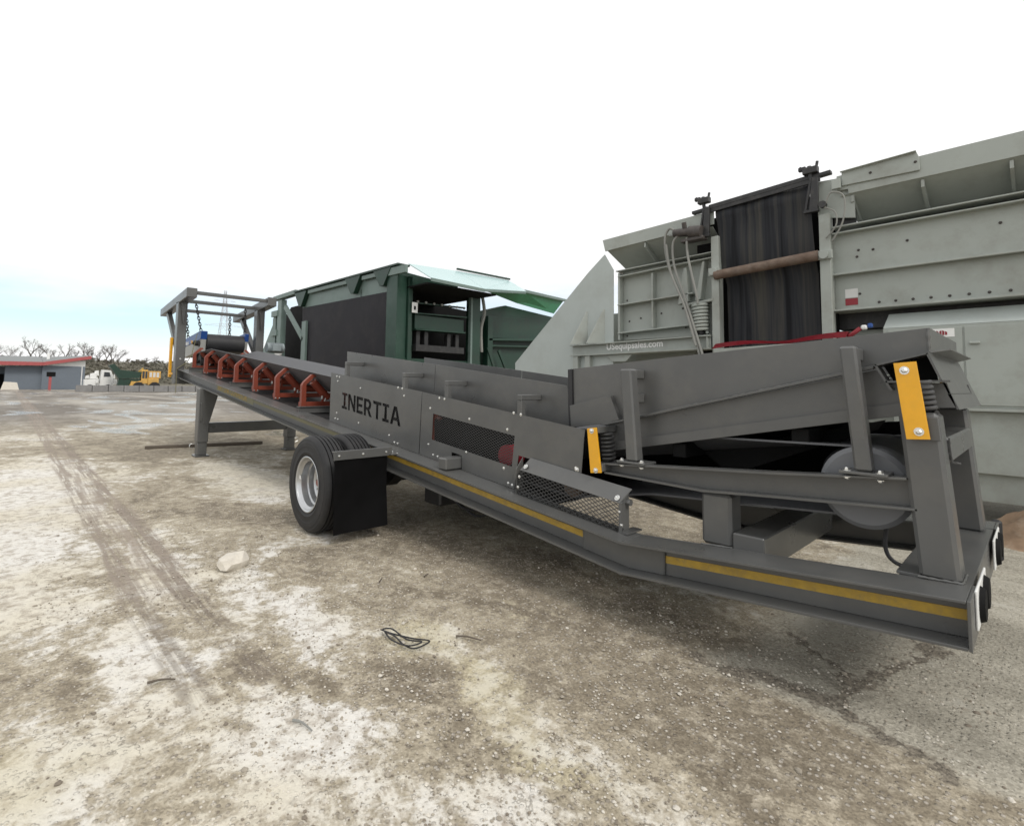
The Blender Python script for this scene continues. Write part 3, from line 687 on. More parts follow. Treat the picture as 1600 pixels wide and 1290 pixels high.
# ---- support legs under the head
for s in (0, 1):
    y = (lambda v: v) if s == 0 else (lambda v: W-v)
    ya, yb = sorted((y(-.06), y(.15)))
    bm = nb(); box(bm, -.16, .1, ya, yb, .30, bt(0)-.214, .012)
    leg = O('support_leg', bm, 'grey', conv)
    bm = nb(); box(bm, -.145, .085, ya+.015, yb-.015, .03, .299, .01); box(bm, -.19, .13, ya-.03, yb+.03, .003, .029, .003); O('leg_foot', bm, 'grey', leg)
    bm = nb(); z = bt(.12)-.216; prism(bm, [(y(.04), .70), (y(.15), .72), (y(.33), z), (y(-.05), z)], 'X', .101, .112, .002); O('leg_gusset', bm, 'grey', leg)
    bm = nb(); tube(bm, [(.1, y(-.03), 1.15), (.16, y(-.03), 1.14), (.16, y(-.02), .78), (.1, y(-.02), .77)], .009, 6); O('pin_handle', bm, 'grey', leg)
    bm = nb(); tube(bm, [(-.03, y(-.06), .26), (-.03, y(-.15), .27), (-.03, y(-.17), .2), (-.03, y(-.1), .17)], .008, 6, 4); O('leg_pin', bm, 'zinc', leg)
bm = nb(); box(bm, -.14, .06, .152, W-.152, .495, .712, .01); O('leg_brace', bm, 'grey', conv)

# ---- head frame: posts, top beams, cross bars
for s in (0, 1):
    y = (lambda v: v) if s == 0 else (lambda v: W-v)
    ya, yb = sorted((y(-.055), y(.15)))
    bm = nb(); box(bm, -2.66, -2.40, ya, yb, bt(-2.4)-.25, 3.64, .012)
    post = O('head_post', bm, 'grey', conv)
    zt = lambda x: 3.895+(x+1.6)*.083
    bm = nb(); hexa(bm, [(-4.6, ya, zt(-4.6)-.2), (-1.6, ya, zt(-1.6)-.235), (-1.6, yb+.02, zt(-1.6)-.235), (-4.6, yb+.02, zt(-4.6)-.2), (-4.6, ya, zt(-4.6)), (-1.6, ya, zt(-1.6)), (-1.6, yb+.02, zt(-1.6)), (-4.6, yb+.02, zt(-4.6))], .012)
    O('top_beam', bm, 'grey', conv)
    bm = nb(); bar(bm, (-4.05, y(.05), 3.5), (-2.67, y(.05), 2.35), .11, .14, .008); O('diagonal_brace', bm, 'grey', conv)
    bm = nb(); prism(bm, [(y(.05-.055), 3.62), (y(.05+.06), 3.62), (y(.05), 3.05)], 'X', -2.395, -2.31, .002); O('post_gusset', bm, 'grey', post)
    for zz in (2.18,): inst('bolt', BOLT_B, (-2.395, y(.05), zz), post, (0, 0, R(90)))
for x, dz in ((-1.72, .045), (-2.75, .05), (-4.0, .05)):
    z = 3.895+(x+1.6)*.083-dz
    bm = nb(); box(bm, x-.045, x+.045, .152 if x > -2 else .10, W-.152 if x > -2 else W-.1, z-.085, z, .006); O('top_cross_bar', bm, 'grey', conv)
bm = nb(); box(bm, -2.72, -2.40, -.05, W+.05, 1.55, 1.70, .01); O('head_cross_beam', bm, 'grey', conv)
# yellow guard strip beyond the near post
bm = nb(); prism(bm, [(-3.12, 2.75), (-3.0, 2.75), (-3.0, 1.72), (-3.12, 1.72)], 'Y', -.065, -.01, .004); box(bm, -3.1, -2.67, -.06, -.03, 1.78, 1.83, .003); O('sight_bar', bm, 'yellow', conv)
# ---- head drive motor on the far side
bm = nb(); cyl(bm, (-1.95, W-.02, 2.56), (-1.95, W+.42, 2.56), .13, n=20); cyl(bm, (-1.95, W+.42, 2.56), (-1.95, W+.46, 2.56), .12, .06, n=20); motor = O('drive_motor', bm, 'motor_grey', conv, smooth=True)
bm = nb(); box(bm, -1.84, -1.68, W+.06, W+.28, 2.46, 2.64, .01); O('terminal_box', bm, 'motor_grey', motor)
bm = nb()
for k in range(12): lathe_y(bm, [(.132, W+.05+k*.028), (.145, W+.052+k*.028), (.145, W+.06+k*.028), (.132, W+.062+k*.028)], (-1.95, 0, 2.56), 18)
O('cooling_fins', bm, 'motor_grey', motor)
bm = nb(); box(bm, -2.7, -1.75, W-.30, W-.02, 2.02, 2.4, .02); O('gear_box', bm, 'motor_grey', conv)

# ---- hitch end: legs, sub-frame, feeder
def leaning(x0, x1, dx, z0, z1, y0, y1, w=.02):
    bm = nb(); hexa(bm, [(x0, y0, z0), (x1, y0, z0), (x1, y1, z0), (x0, y1, z0), (x0+dx, y0, z1), (x1+dx, y0, z1), (x1+dx, y1, z1), (x0+dx, y1, z1)], w); return bm
for s in (0, 1):
    y = (lambda v: v) if s == 0 else (lambda v: W-v)
    def yy(a, b): return sorted((y(a), y(b)))
    a, b = yy(.25, .43)
    leg = O('hitch_leg', leaning(12.336, 12.497, -.06, bt(12.4)+.001, 1.49, a, b, .018), 'grey', conv)
    a, b = yy(.235, .249)
    O('mount_plate', leaning(12.325, 12.445, -.008, 1.355, 1.47, a, b, .003), 'grey', leg)
    # sub-frame: tapered channel
    a, b = yy(.25, .34)
    top = [(10.44, 1.022), (11.636, 1.105), (12.30, 1.160)]; bot = [(10.45, .945), (11.22, .925), (11.63, .955), (12.34, 1.0)]
    bm = nb()
    prism(bm, top+[(x, z-.013) for x, z in top[::-1]], 'Y', a, b, .002)
    prism(bm, [(x, z+.013) for x, z in bot]+bot[::-1], 'Y', a, b, .002)
    a2, b2 = yy(.325, .334)
    prism(bm, [(x, z-.0135) for x, z in top]+[(x, z+.0135) for x, z in bot[::-1]], 'Y', a2, b2)
    O('subframe_rail', bm, 'grey', conv)
    a, b = yy(.27, .44)
    bm = nb(); box(bm, 11.205, 11.40, a, b, bt(11.3)+.001, .926, .02); O('stub_post', bm, 'grey', conv)
    # posts with stubs that hold the hopper
    for (xb0, xb1, dx, z0, z1, zs) in ((10.64, 10.735, -.05, 1.062, 1.735, (1.70, 1.52)), (12.075, 12.155, -.055, 1.167, 1.838, (1.80,))):
        a, b = yy(.25, .345)
        hp = O('hopper_post', leaning(xb0, xb1, dx, z0, z1, a, b, .012), 'grey', conv)
        for z in zs:
            a, b = yy(.346, .449); bm = nb(); box(bm, xb0+dx+.012, xb1+dx-.004, a, b, z-.035, z+.03, .004); O('hopper_stub', bm, 'grey', hp)
        a, b = yy(.235, .40); bm = nb(); box(bm, xb0-.07, xb1+.07, a, b, z0-.018, z0-.002, .003); bpl = O('base_plate', bm, 'grey', hp)
        if s == 0:
            for xx in (xb0-.035, xb1+.035):
                inst('bolt', BOLT_B, (xx, .26, z0-.002), bpl, (R(-90), 0, 0)); inst('nut', BOLT_B, (xx, .26, z0-.034), bpl, (R(90), 0, 0))
    # yellow transport lock bars
    for (pl, bl) in (([(12.274, 1.737), (12.366, 1.744), (12.408, 1.363), (12.315, 1.357)], ((12.318, 1.70), (12.366, 1.398))), ([(10.326, 1.277), (10.411, 1.29), (10.457, .955), (10.36, .943)], ((10.372, 1.262), (10.41, .968)))):
        a, b = yy(.20, .214); bm = nb(); prism(bm, pl, 'Y', a, b, .001); lb = O('lock_bar', bm, 'yellow', conv)
        if s == 0:
            for q in bl: inst('bolt', BOLT_B, (q[0], .20, q[1]), lb)
    a, b = yy(.215, .40)
    bm = nb(); box(bm, 10.36, 10.46, a, b, .962, 1.018, .003); O('mount_plate', bm, 'grey', conv)
    bm = nb(); prism(bm, [(10.345, 1.24), (10.43, 1.25), (10.43, 1.293), (10.34, 1.288)], 'Y', *yy(.2145, .449)); O('spring_bracket', bm, 'grey', conv)
    bm = nb(); helix(bm, 12.385, y(.30), 1.492, 1.645, .042, .010, 6, -.02); O('spring', bm, 'grey_inner', conv, smooth=True)
    bm = nb(); helix(bm, 10.435, y(.34), 1.025, 1.24, .046, .010, 7, -.02); O('spring', bm, 'grey_inner', conv, smooth=True)
    # feeder pan side: top flange, web, bottom flange
    Z = lambda x, z0: z0+(x-10.624)*.2375
    bm = nb(); a, b = yy(.40, .452)
    prism(bm, [(10.33, Z(10.33, 1.377)), (12.15, Z(12.15, 1.377)-.006), (12.15, Z(12.15, 1.362)-.006), (10.33, Z(10.33, 1.362))], 'Y', a, b, .001)
    a, b = yy(.455, .463)
    prism(bm, [(10.33, Z(10.33, 1.361)), (12.15, Z(12.15, 1.349)), (12.205, 1.641), (12.455, 1.641), (12.488, 1.515), (12.40, 1.51), (10.66, 1.155), (10.40, 1.155)], 'Y', a, b)
    pan = O('feeder_pan', bm, 'grey', conv)
    a, b = yy(.425, .454); bm = nb(); prism(bm, [(10.42, 1.10), (12.30, 1.471), (12.30, 1.541), (10.40, 1.165)], 'Y', a, b, .002); O('bottom_rail', bm, 'grey', pan)
    # hopper wall above the pan
    a, b = yy(.455, .465)
    bm = nb(); prism(bm, [(9.98, 1.752), (12.383, 1.932), (12.383, 1.80), (10.33, 1.31), (10.013, 1.254), (9.99, 1.437)], 'Y', a, b, .001); hw = O('hopper_wall', bm, 'grey', conv)
    a, b = yy(.405, .4545); bm = nb(); prism(bm, [(9.985, 1.437), (10.397, 1.531), (10.48, 1.346), (10.33, 1.306), (10.0, 1.254)], 'Y', a, b, .001); O('liner_plate', bm, 'grey', hw)
    a, b = yy(.438, .49); bm = nb(); prism(bm, [(9.935, 1.745), (9.977, 1.749), (9.986, 1.437), (10.0, 1.262), (9.95, 1.262), (9.94, 1.437)], 'Y', a, b); O('edge_rubber', bm, 'rubber', hw)
def weld(pts, r=.0055, par=conv):
    bm = nb(); Q = []; rnd = random.Random(len(pts)*7+int(pts[0][0]*100))
    for a, b in zip(pts, pts[1:]):
        a, b = Vector(a), Vector(b); n = max(2, int((b-a).length/.012))
        for k in range(n): Q.append(a+(b-a)*k/n+Vector((rnd.uniform(-1, 1), rnd.uniform(-1, 1), rnd.uniform(-1, 1)))*.0012)
    Q.append(Vector(pts[-1])); tube(bm, Q, lambda t: r*(.8+.4*((int(t*997) % 3)/2)), 5); O('weld_bead', bm, 'grey', par, smooth=True)
zl = bt(12.4)+.003
weld([(12.336, .43, zl), (12.335, .249, zl), (12.499, .249, zl+.008), (12.499, .43, zl+.008)], .007)
weld([(11.203, .268, bt(11.2)+.003), (11.402, .268, bt(11.4)+.003), (11.402, .44, bt(11.4)+.003)], .007)
weld([(10.758, -.001, .553), (10.76, .262, .553)], .005); weld([(10.758, -.001, .342), (10.758, .12, .356)], .005)
weld([(11.022, .118, bt(11.02)-.017), (11.022, .118, bt(11.02)-.195)], .005); weld([(10.358, .118, bt(10.36)-.017), (10.358, .118, bt(10.36)-.195)], .005)
weld([(12.389, .452, 1.930), (12.389, .452, 1.803)], .008)
weld([(10.34, .452, 1.318), (11.2, .452, 1.512), (12.1, .452, 1.727)], .004)
weld([(12.30, .333, 1.158), (12.32, .333, 1.004)], .005)
weld([(12.497, .432, 1.235), (12.464, .432, 1.236), (12.456, .432, 1.36)], .005)
# tail of the pan: open box section across the end, lips and end plate
ya, yb = .385, W-.27
bm = nb()
prism(bm, [(12.155, 1.742), (12.392, 1.800), (12.392, 1.790), (12.165, 1.732)], 'Y', ya, yb)      # top
prism(bm, [(12.393, 1.797), (12.445, 1.652), (12.435, 1.652), (12.383, 1.793)], 'Y', ya, .4545)    # short return at the near end
prism(bm, [(12.155, 1.742), (12.165, 1.742), (12.235, 1.60), (12.222, 1.60)], 'Y', ya, .5)
prism(bm, [(12.205, 1.650), (12.475, 1.655), (12.475, 1.645), (12.205, 1.640)], 'Y', ya, .4545)
tb = O('tail_box', bm, 'grey', conv)
bm = nb(); prism(bm, [(12.17, 1.735), (12.385, 1.788), (12.41, 1.655), (12.215, 1.647)], 'Y', .56, .57); O('shade_plate', bm, 'dark', tb)  # dark plate added so the open box end reads as deep shade
bm = nb(); prism(bm, [(12.393, 1.797), (12.468, 1.586), (12.458, 1.586), (12.383, 1.793)], 'Y', .455, W-.22); O('tail_plate', bm, 'grey', conv)
bm = nb(); prism(bm, [(12.469, 1.584), (12.500, 1.505), (12.490, 1.505), (12.455, 1.584)], 'Y', .455, W-.22); O('tail_lip', bm, 'grey', conv)
bm = nb(); prism(bm, [(.455, 1.932), (W-.34, 1.932), (W-.34, 1.803), (.455, 1.803)], 'X', 12.384, 12.395, .001); O('hopper_wall', bm, 'grey', conv)
bm = nb(); hexa(bm, [(12.393, .455, 1.800), (12.46, .62, 1.822), (12.46, W-.24, 1.822), (12.393, W-.27, 1.800), (12.393, .455, 1.806), (12.46, .62, 1.828), (12.46, W-.24, 1.828), (12.393, W-.27, 1.806)], 0); O('tail_lip', bm, 'grey', conv)
# pan floor, cross members and housing, coloured near black in place of shade
bm = nb(); prism(bm, [(10.0, 1.16), (12.4, 1.60), (12.4, 1.59), (10.0, 1.15)], 'Y', .464, W-.464); O('pan_floor', bm, 'dark', conv)
for x in (10.9, 11.7): 
    bm = nb(); box(bm, x, x+.1, .465, W-.465, 1.0+(x-10.4)*.2, 1.1+(x-10.4)*.2, .005); O('pan_cross_member', bm, 'dark', conv)
bm = nb(); prism(bm, [(11.0, 1.12), (12.05, 1.40), (12.0, 1.33), (11.2, .98)], 'Y', .75, 1.25); O('vibrator_housing', bm, 'dark', conv)
# hitch end cross members
bm = nb(); hexa(bm, [(12.30, .431, 1.235), (12.465, .431, 1.235), (12.465, W-.431, 1.235), (12.30, W-.431, 1.235), (12.29, .431, 1.36), (12.455, .431, 1.36), (12.455, W-.431, 1.36), (12.29, W-.431, 1.36)], .012); O('leg_cross_tube', bm, 'grey', conv)
bm = nb(); box(bm, 12.24, 12.53, .271, W-.271, .672, .688, .003); O('deck_plate', bm, 'grey', conv)
bm = nb(); box(bm, 12.515, 12.53, .271, W-.271, .46, .671, .003); O('end_channel', bm, 'grey', conv)
bm = nb(); box(bm, 12.25, 12.27, .271, W-.271, .48, .671, .003); O('end_channel', bm, 'grey_inner', conv)
for y0 in (.16, 1.30):
    bm = nb(); box(bm, 12.546, 12.556, y0, y0+.46, .525, .70, .003); lp = O('tail_light', bm, 'white', conv)
    for k in range(2):
        c = Vector((12.557, y0+.125+k*.21, .61)); bm = nb(); cyl(bm, c, c+Vector((.02, 0, 0)), .082, .07, n=24); O('lamp', bm, 'dark', lp, smooth=True)
bm = nb(); box(bm, 12.50, 12.56, W+.002, W+.06, .42, .70, .015); O('bumper', bm, 'rubber', conv)
bm = nb(); tube(bm, [(12.17, .5, .88), (12.155, .5, .76), (12.17, .5, .69), (12.22, .5, .655), (12.30, .47, .665)], .011, 8, 6); O('hanging_cable', bm, 'rubber', conv, smooth=True)
for x in (11.62, 12.0):
    bm = nb(); prism(bm, [(x, .80), (x+.05, .79), (x+.06, .86), (x+.01, .87)], 'Y', W-.40, W-.397); O('paper_tag', bm, 'white', conv)

# ================================================================== overband magnet hanging in the head frame
mag = thing('magnetic_separator', 'blue and grey overband magnet with black belt hanging on chains over conveyor head', 'magnet', (-3.3, 1.05, 2.5))
tz = lambda x: (x+3.3)*.03
bm = nb(); n = 14; prof = []
for k in range(n+1):
    a = -math.pi/2+math.pi*k/n; prof.append((-2.73+.235*math.cos(a), 2.65+.235*math.sin(a)))
for k in range(n+1):
    a = math.pi/2+math.pi*k/n; prof.append((-4.15+.235*math.cos(a), 2.52+.235*math.sin(a)))
prism(bm, prof, 'Y', .66, 1.58, .006); O('magnet_belt', bm, 'rubber', mag, smooth=True)
for y0, y1 in ((.52, .65), (1.59, 1.67)):
    bm = nb(); prism(bm, [(-4.4, 2.28), (-2.62, 2.41), (-2.56, 2.72), (-4.4, 2.58)], 'Y', y0, y1, .006); fr = O('side_plate', bm, 'magnet_grey', mag)
    bm = nb(); prism(bm, [(-4.4, 2.582), (-2.56, 2.722), (-2.50, 2.93), (-2.62, 2.95), (-4.4, 2.80)], 'Y', y0-.01, y1+.01, .006); O('side_rail', bm, 'blue', fr)
for x in (-4.2, -4.05, -3.9):
    bm = nb(); prism(bm, [(x, 2.62), (x+.1, 2.63), (x+.1, 2.72), (x, 2.71)], 'Y', .505, .509); O('maker_mark', bm, 'white', mag)
bm = nb(); cyl(bm, (-2.72, .40, 2.62), (-2.72, .52, 2.62), .07, n=14); cyl(bm, (-2.72, .36, 2.62), (-2.72, .40, 2.62), .035, n=10); box(bm, -2.86, -2.60, .47, .515, 2.55, 2.68, .01); O('bearing', bm, 'black_steel', mag, smooth=True)
bm = nb(); cyl(bm, (-2.72, .34, 2.64), (-2.72, .36, 2.64), .045, n=12); O('bearing_cap', bm, 'yellow', mag)
def chain(p0, p1):
    bm = nb(); p0, p1 = Vector(p0), Vector(p1); n = max(4, int((p1-p0).length/.075)); d = (p1-p0)/n
    for i in range(n):
        c = p0+d*(i+.5); ax = Vector((0, 1, 0)) if i % 2 else Vector((1, 0, 0)); u = d.normalized(); pts = []
        for k in range(9):
            a = 2*math.pi*k/8; pts.append(c+u*math.cos(a)*.058+ax*math.sin(a)*.03)
        tube(bm, pts, .011, 5)
    O('chain', bm, 'black_steel', mag)
chain((-2.75, .40, 3.70), (-2.75, .56, 2.94)); chain((-2.75, 1.62, 3.70), (-2.70, 1.62, 2.95)); chain((-4.0, 1.58, 3.58), (-4.0, 1.60, 2.82)); chain((-4.0, .45, 3.58), (-4.0, .54, 2.82))
bm = nb(); tube(bm, [(-2.5, .42, 2.86), (-2.42, .30, 2.3), (-2.38, .2, 2.1), (-2.36, -.02, 1.93), (-2.40, -.012, 1.88), (-2.40, -.012, 1.32)], .008, 6); tag(O('tie_cord', bm, 'decal_olive', base=(-2.4, -.012, 1.32)), 'thin yellow cord hanging from magnet down past head post', 'cord')

# ================================================================== grey crusher plant on the right
CY = 5.3
cru = thing('crushing_plant', 'large pale grey crusher plant with ribbed walls and a dusty belt hanging on its side', 'crusher', (11, 6.6, 0))
def plate(name, poly, y0, y1, m='crusher', par=cru, w=.004):
    bm = nb(); prism(bm, poly, 'Y', y0, y1, w); return O(name, bm, m, par)
XR = 18.0
# main bodies
wallL = plate('side_wall', [(7.15, 2.50), (9.05, 2.50), (9.05, 3.84), (7.15, 3.84)], CY+.16, 8.2)
wallR = plate('side_wall', [(10.72, 3.235), (XR, 3.235), (XR, 3.86), (10.72, 3.86)], CY+.10, 8.2)
wallR2 = plate('side_wall', [(10.72, 2.71), (XR, 2.71), (XR, 3.232), (10.72, 3.232)], CY+.14, 8.2)
plate('under_frame', [(10.72, 2.48), (XR, 2.48), (XR, 2.708), (10.72, 2.708)], CY+.42, 8.0, 'black_steel')
plate('chassis', [(7.2, .75), (XR, .75), (XR, 2.47), (7.2, 2.47)], CY+.55, 7.9, 'crusher')
plate('ledge', [(7.10, 3.845), (9.05, 3.885), (9.05, 3.865), (7.10, 3.825)], CY-.01, CY+.3)
plate('ledge', [(7.14, 3.735), (9.05, 3.795), (9.05, 3.775), (7.14, 3.715)], CY-.005, CY+.3)
plate('rib', [(7.13, 3.185), (8.66, 3.235), (8.66, 3.212), (7.13, 3.162)], CY, CY+.158, par=wallL)
plate('rib', [(7.13, 2.64), (8.9, 2.70), (8.9, 2.678), (7.13, 2.618)], CY, CY+.158, par=wallL)
plate('rib', [(7.85, 2.69), (7.88, 2.69), (7.88, 3.70), (7.85, 3.70)], CY+.03, CY+.158, par=wallL)
plate('rib', [(7.13, 2.5), (7.17, 2.5), (7.17, 3.80), (7.13, 3.80)], CY+.02, CY+.158, par=wallL)
for p in ([(8.39, 3.05), (8.50, 3.68), (8.55, 3.68), (8.58, 3.09)], [(8.70, 3.08), (8.84, 3.74), (8.88, 3.74), (8.80, 3.1)]): plate('gusset', p, CY+.0, CY+.157, par=wallL)
plate('rib', [(8.5, 3.0), (9.05, 3.04), (9.05, 3.08), (8.5, 3.04)], CY-.06, CY+.157, 'crusher', wallL)
for x, z in ((7.25, 3.27), (7.3, 2.86), (7.55, 2.9), (7.98, 2.95), (8.4, 3.0), (8.45, 2.66), (7.25, 2.58)): inst('bolt', BOLT_CR, (x, CY+.158, z), wallL)
# left upper fascia with sloping pan underneath
def fascia(x0, x1, zb0, zb1, zt0, zt1): return plate('hopper_rim', [(x0+.06, zb0), (x1, zb1), (x1, zt1), (x0, zt0)], CY-.02, CY+.01)
fascia(6.80, 9.06, 4.272, 4.338, 4.504, 4.57)
plate('hopper_rim', [(10.60, 4.10), (11.06, 4.0), (11.06, 4.44), (10.88, 4.62), (10.60, 4.64)], CY+.03, CY+.06)
plate('shadow_panel', [(10.78, 3.90), (11.05, 3.90), (11.05, 4.36), (10.78, 4.36)], CY+.12, CY+.16, 'black_steel')  # dark panel standing in for the shadow at the pan's side
plate('hopper_rim', [(6.82, 4.49), (8.93, 4.552), (8.93, 4.562), (6.82, 4.50)], CY+.011, CY+.30)
def slope(x0, x1, zt, zb, m='crusher', xin=.18):
    bm = nb(); hexa(bm, [(x0+xin, CY+.78, zb), (x1, CY+.78, zb), (x1, CY+.80, zb), (x0+xin, CY+.80, zb), (x0+.05, CY+.0, zt), (x1, CY+.0, zt), (x1, CY+.02, zt), (x0+.05, CY+.02, zt)], 0); return O('sloping_pan', bm, m, cru)
spL = slope(6.82, 9.03, 4.31, 3.86); spR = slope(10.85, XR, 4.345, 3.92)
def sl_rib(x):
    bm = nb(); prism(bm, [(CY+.012, 4.325), (CY+.012, 4.23), (CY+.58, 3.92), (CY+.77, 3.92)], 'X', x, x+.035); O('rib', bm, 'crusher', spR)
for x in (11.02, 11.80, 12.63, 13.45, 14.3, 15.15, 16.0): sl_rib(x)
bm = nb(); prism(bm, [(CY+.012, 4.29), (CY+.012, 4.20), (CY+.58, 3.86), (CY+.77, 3.86)], 'X', 7.72, 7.75); O('rib', bm, 'crusher', spL)
# right upper fascia
rimR = plate('hopper_rim', [(11.0, 4.345), (XR, 4.345), (XR, 4.635), (10.86, 4.635), (10.86, 4.42), (11.0, 4.42)], CY-.02, CY+.01)
plate('hopper_rim', [(10.86, 4.626), (XR, 4.626), (XR, 4.636), (10.86, 4.636)], CY+.011, CY+.32)
plate('patch_plate', [(10.93, 4.47), (11.80, 4.44), (11.80, 4.615), (11.775, 4.69), (10.93, 4.66)], CY-.05, CY-.021, par=rimR)
plate('patch_plate', [(10.92, 4.655), (11.775, 4.685), (11.775, 4.697), (10.92, 4.667)], CY-.10, CY-.051, par=rimR)
plate('patch_plate', [(10.815, 4.43), (10.925, 4.43), (10.925, 4.56), (10.815, 4.56)], CY-.11, CY-.051, par=rimR)
for x, z in ((11.76, 4.56), (11.27, 4.56)): inst('bolt', BOLT_CR, (x, CY-.051, z), rimR)
plate('ledge', [(10.78, 3.915), (XR, 3.95), (XR, 3.93), (10.78, 3.895)], CY-.02, CY+.3)
plate('ledge', [(10.78, 3.825), (XR, 3.85), (XR, 3.83), (10.78, 3.805)], CY-.015, CY+.3)
plate('ledge', [(10.76, 3.22), (XR, 3.235), (XR, 3.258), (10.76, 3.245)], CY+.02, CY+.099, par=wallR)
plate('ledge', [(10.76, 2.705), (XR, 2.722), (XR, 2.745), (10.76, 2.73)], CY+.02, CY+.139, par=wallR2)
for x, z in ((11.07, 3.55), (11.05, 3.46), (11.24, 3.53), (11.62, 3.58), (12.52, 3.62), (13.4, 3.6), (14.1, 3.55)): inst('bolt', BOLT_CR, (x, CY+.099, z), wallR)
for x in [11.06]+[11.28+.185*k for k in range(16)]: inst('bolt', BOLT_CR, (x, CY+.139, 2.80 if x > 11.1 else 2.94), wallR2)
bm = nb(); prism(bm, [(10.885, 2.79), (11.035, 2.79), (11.035, 2.885), (10.885, 2.885)], 'Y', CY+.134, CY+.138); O('label_sticker', bm, 'red', wallR2)
bm = nb(); prism(bm, [(10.885, 2.895), (11.04, 2.895), (11.04, 3.02), (10.885, 3.02)], 'Y', CY+.134, CY+.138); O('label_sticker', bm, 'offwhite', wallR2)
# lower right doors
eng = plate('engine_cover', [(11.33, 1.40), (XR, 1.40), (XR, 2.42), (11.33, 2.42)], CY+.03, CY+.5, 'crusher')
bm = nb(); hexa(bm, [(11.33, CY+.03, 2.423), (XR, CY+.03, 2.423), (XR, CY+.5, 2.423), (11.33, CY+.5, 2.423), (11.37, CY+.22, 2.63), (XR, CY+.22, 2.63), (XR, CY+.5, 2.63), (11.37, CY+.5, 2.63)], .004); O('cover_top', bm, 'crusher_pale', eng)
plate('door', [(11.38, 1.43), (12.13, 1.43), (12.13, 2.39), (11.38, 2.39)], CY+.015, CY+.0295, par=eng); d2 = plate('door', [(12.15, 1.43), (14.1, 1.43), (14.1, 2.39), (12.15, 2.39)], CY+.015, CY+.0295, par=eng)
plate('door', [(14.12, 1.43), (16.1, 1.43), (16.1, 2.39), (14.12, 2.39)], CY+.015, CY+.0295, par=eng)
bm = nb(); box(bm, 12.19, 12.29, CY-.02, CY+.014, 2.17, 2.20, .008); O('door_handle', bm, 'crusher', eng)
bm = nb(); prism(bm, [(11.80, 2.27), (12.06, 2.27), (12.06, 2.375), (11.80, 2.375)], 'Y', CY+.010, CY+.0145); st = O('label_sticker', bm, 'white', eng)
bm = nb()
for k in range(6): prism(bm, [(11.835+k*.027, 2.295), (11.855+k*.027, 2.295), (11.855+k*.027, 2.355-.012*(k % 3)), (11.835+k*.027, 2.355-.012*(k % 2))], 'Y', CY+.007, CY+.0098)
O('sticker_print', bm, 'red', eng)
bm = nb(); prism(bm, [(11.55, 2.27), (11.68, 2.27), (11.68, 2.375), (11.55, 2.375)], 'Y', CY+.010, CY+.0145); O('label_sticker', bm, 'white', eng)
plate('lower_panel', [(11.4, .62), (XR, .62), (XR, 1.355), (11.4, 1.355)], CY+.10, CY+.5); plate('ledge', [(11.35, 1.36), (XR, 1.36), (XR, 1.398), (11.35, 1.398)], CY+.0, CY+.5)
plate('skid', [(11.2, .28), (XR, .28), (XR, .618), (11.2, .618)], CY+.18, CY+.45)
for x in (7.6, 12.9, 16.5): plate('jack_leg', [(x, .02), (x+.3, .02), (x+.3, .9), (x, .9)], CY+.6, CY+.9, 'crusher'); 
# posts beside the belt
for x0, x1 in ((9.02, 9.145), (10.625, 10.765)):
    bm = nb(); box(bm, x0, x1, CY-.05, CY+.12, .1, 4.12, .006); po = O('belt_post', bm, 'crusher', cru)
    bm = nb(); cyl(bm, ((x0+x1)/2, CY-.14, 3.51), ((x0+x1)/2, CY-.052, 3.51), .06, n=12); box(bm, x0-.03, x1+.03, CY-.10, CY-.052, 3.45, 3.58, .006); O('roller_bracket', bm, 'crusher', po)
plate('sky_block', [(8.6, .8), (10.75, .8), (10.75, 4.55), (8.6, 4.55)], CY+.32, CY+.36, 'dark')  # dark sheet added to shut out sky light in the gaps beside the belt
# hanging belt: upper run bulges over the top drum, lower run hangs behind the roller
bm = nb(); prof = []
for k in range(9):
    a = math.pi*.5-math.pi*.62*k/8; prof.append((CY+.22-.24*math.sin(math.pi*.62*k/8+.15), 4.47+.24*math.cos(math.pi*.62*k/8+.15)))
prof += [(CY+.01, 4.0), (CY+.03, 3.6), (CY+.08, 3.45), (CY+.16, 3.3), (CY+.20, 2.8), (CY+.21, 1.6)]
rows = []
for (yy, z) in prof:
    t = min(1, max(0, (4.6-z)/1.2)); x0 = 9.08+.11*t; x1 = 10.50+.05*t
    rows.append([bm.verts.new((x0+(x1-x0)*i/10, yy+.02*math.sin(i*1.3+z*2), z)) for i in range(11)])
for a, b in zip(rows, rows[1:]):
    for i in range(10): bm.faces.new((a[i], a[i+1], b[i+1], b[i]))
bmesh.ops.solidify(bm, geom=bm.faces[:], thickness=.015)
O('hanging_belt', bm, 'belt_dusty', cru, smooth=True)
bm = nb(); cyl(bm, (9.10, CY-.09, 3.45), (10.62, CY-.09, 3.52), .075, n=20); O('rusty_roller', bm, 'rust', cru, smooth=True)
bm = nb(); bar(bm, (8.70, CY-.02, 4.60), (10.80, CY-.02, 4.715), .10, .05, .004); bar(bm, (9.0, CY-.05, 4.60), (10.66, CY-.05, 4.68), .03, .13, .002); O('top_angle', bm, 'black_steel', cru)
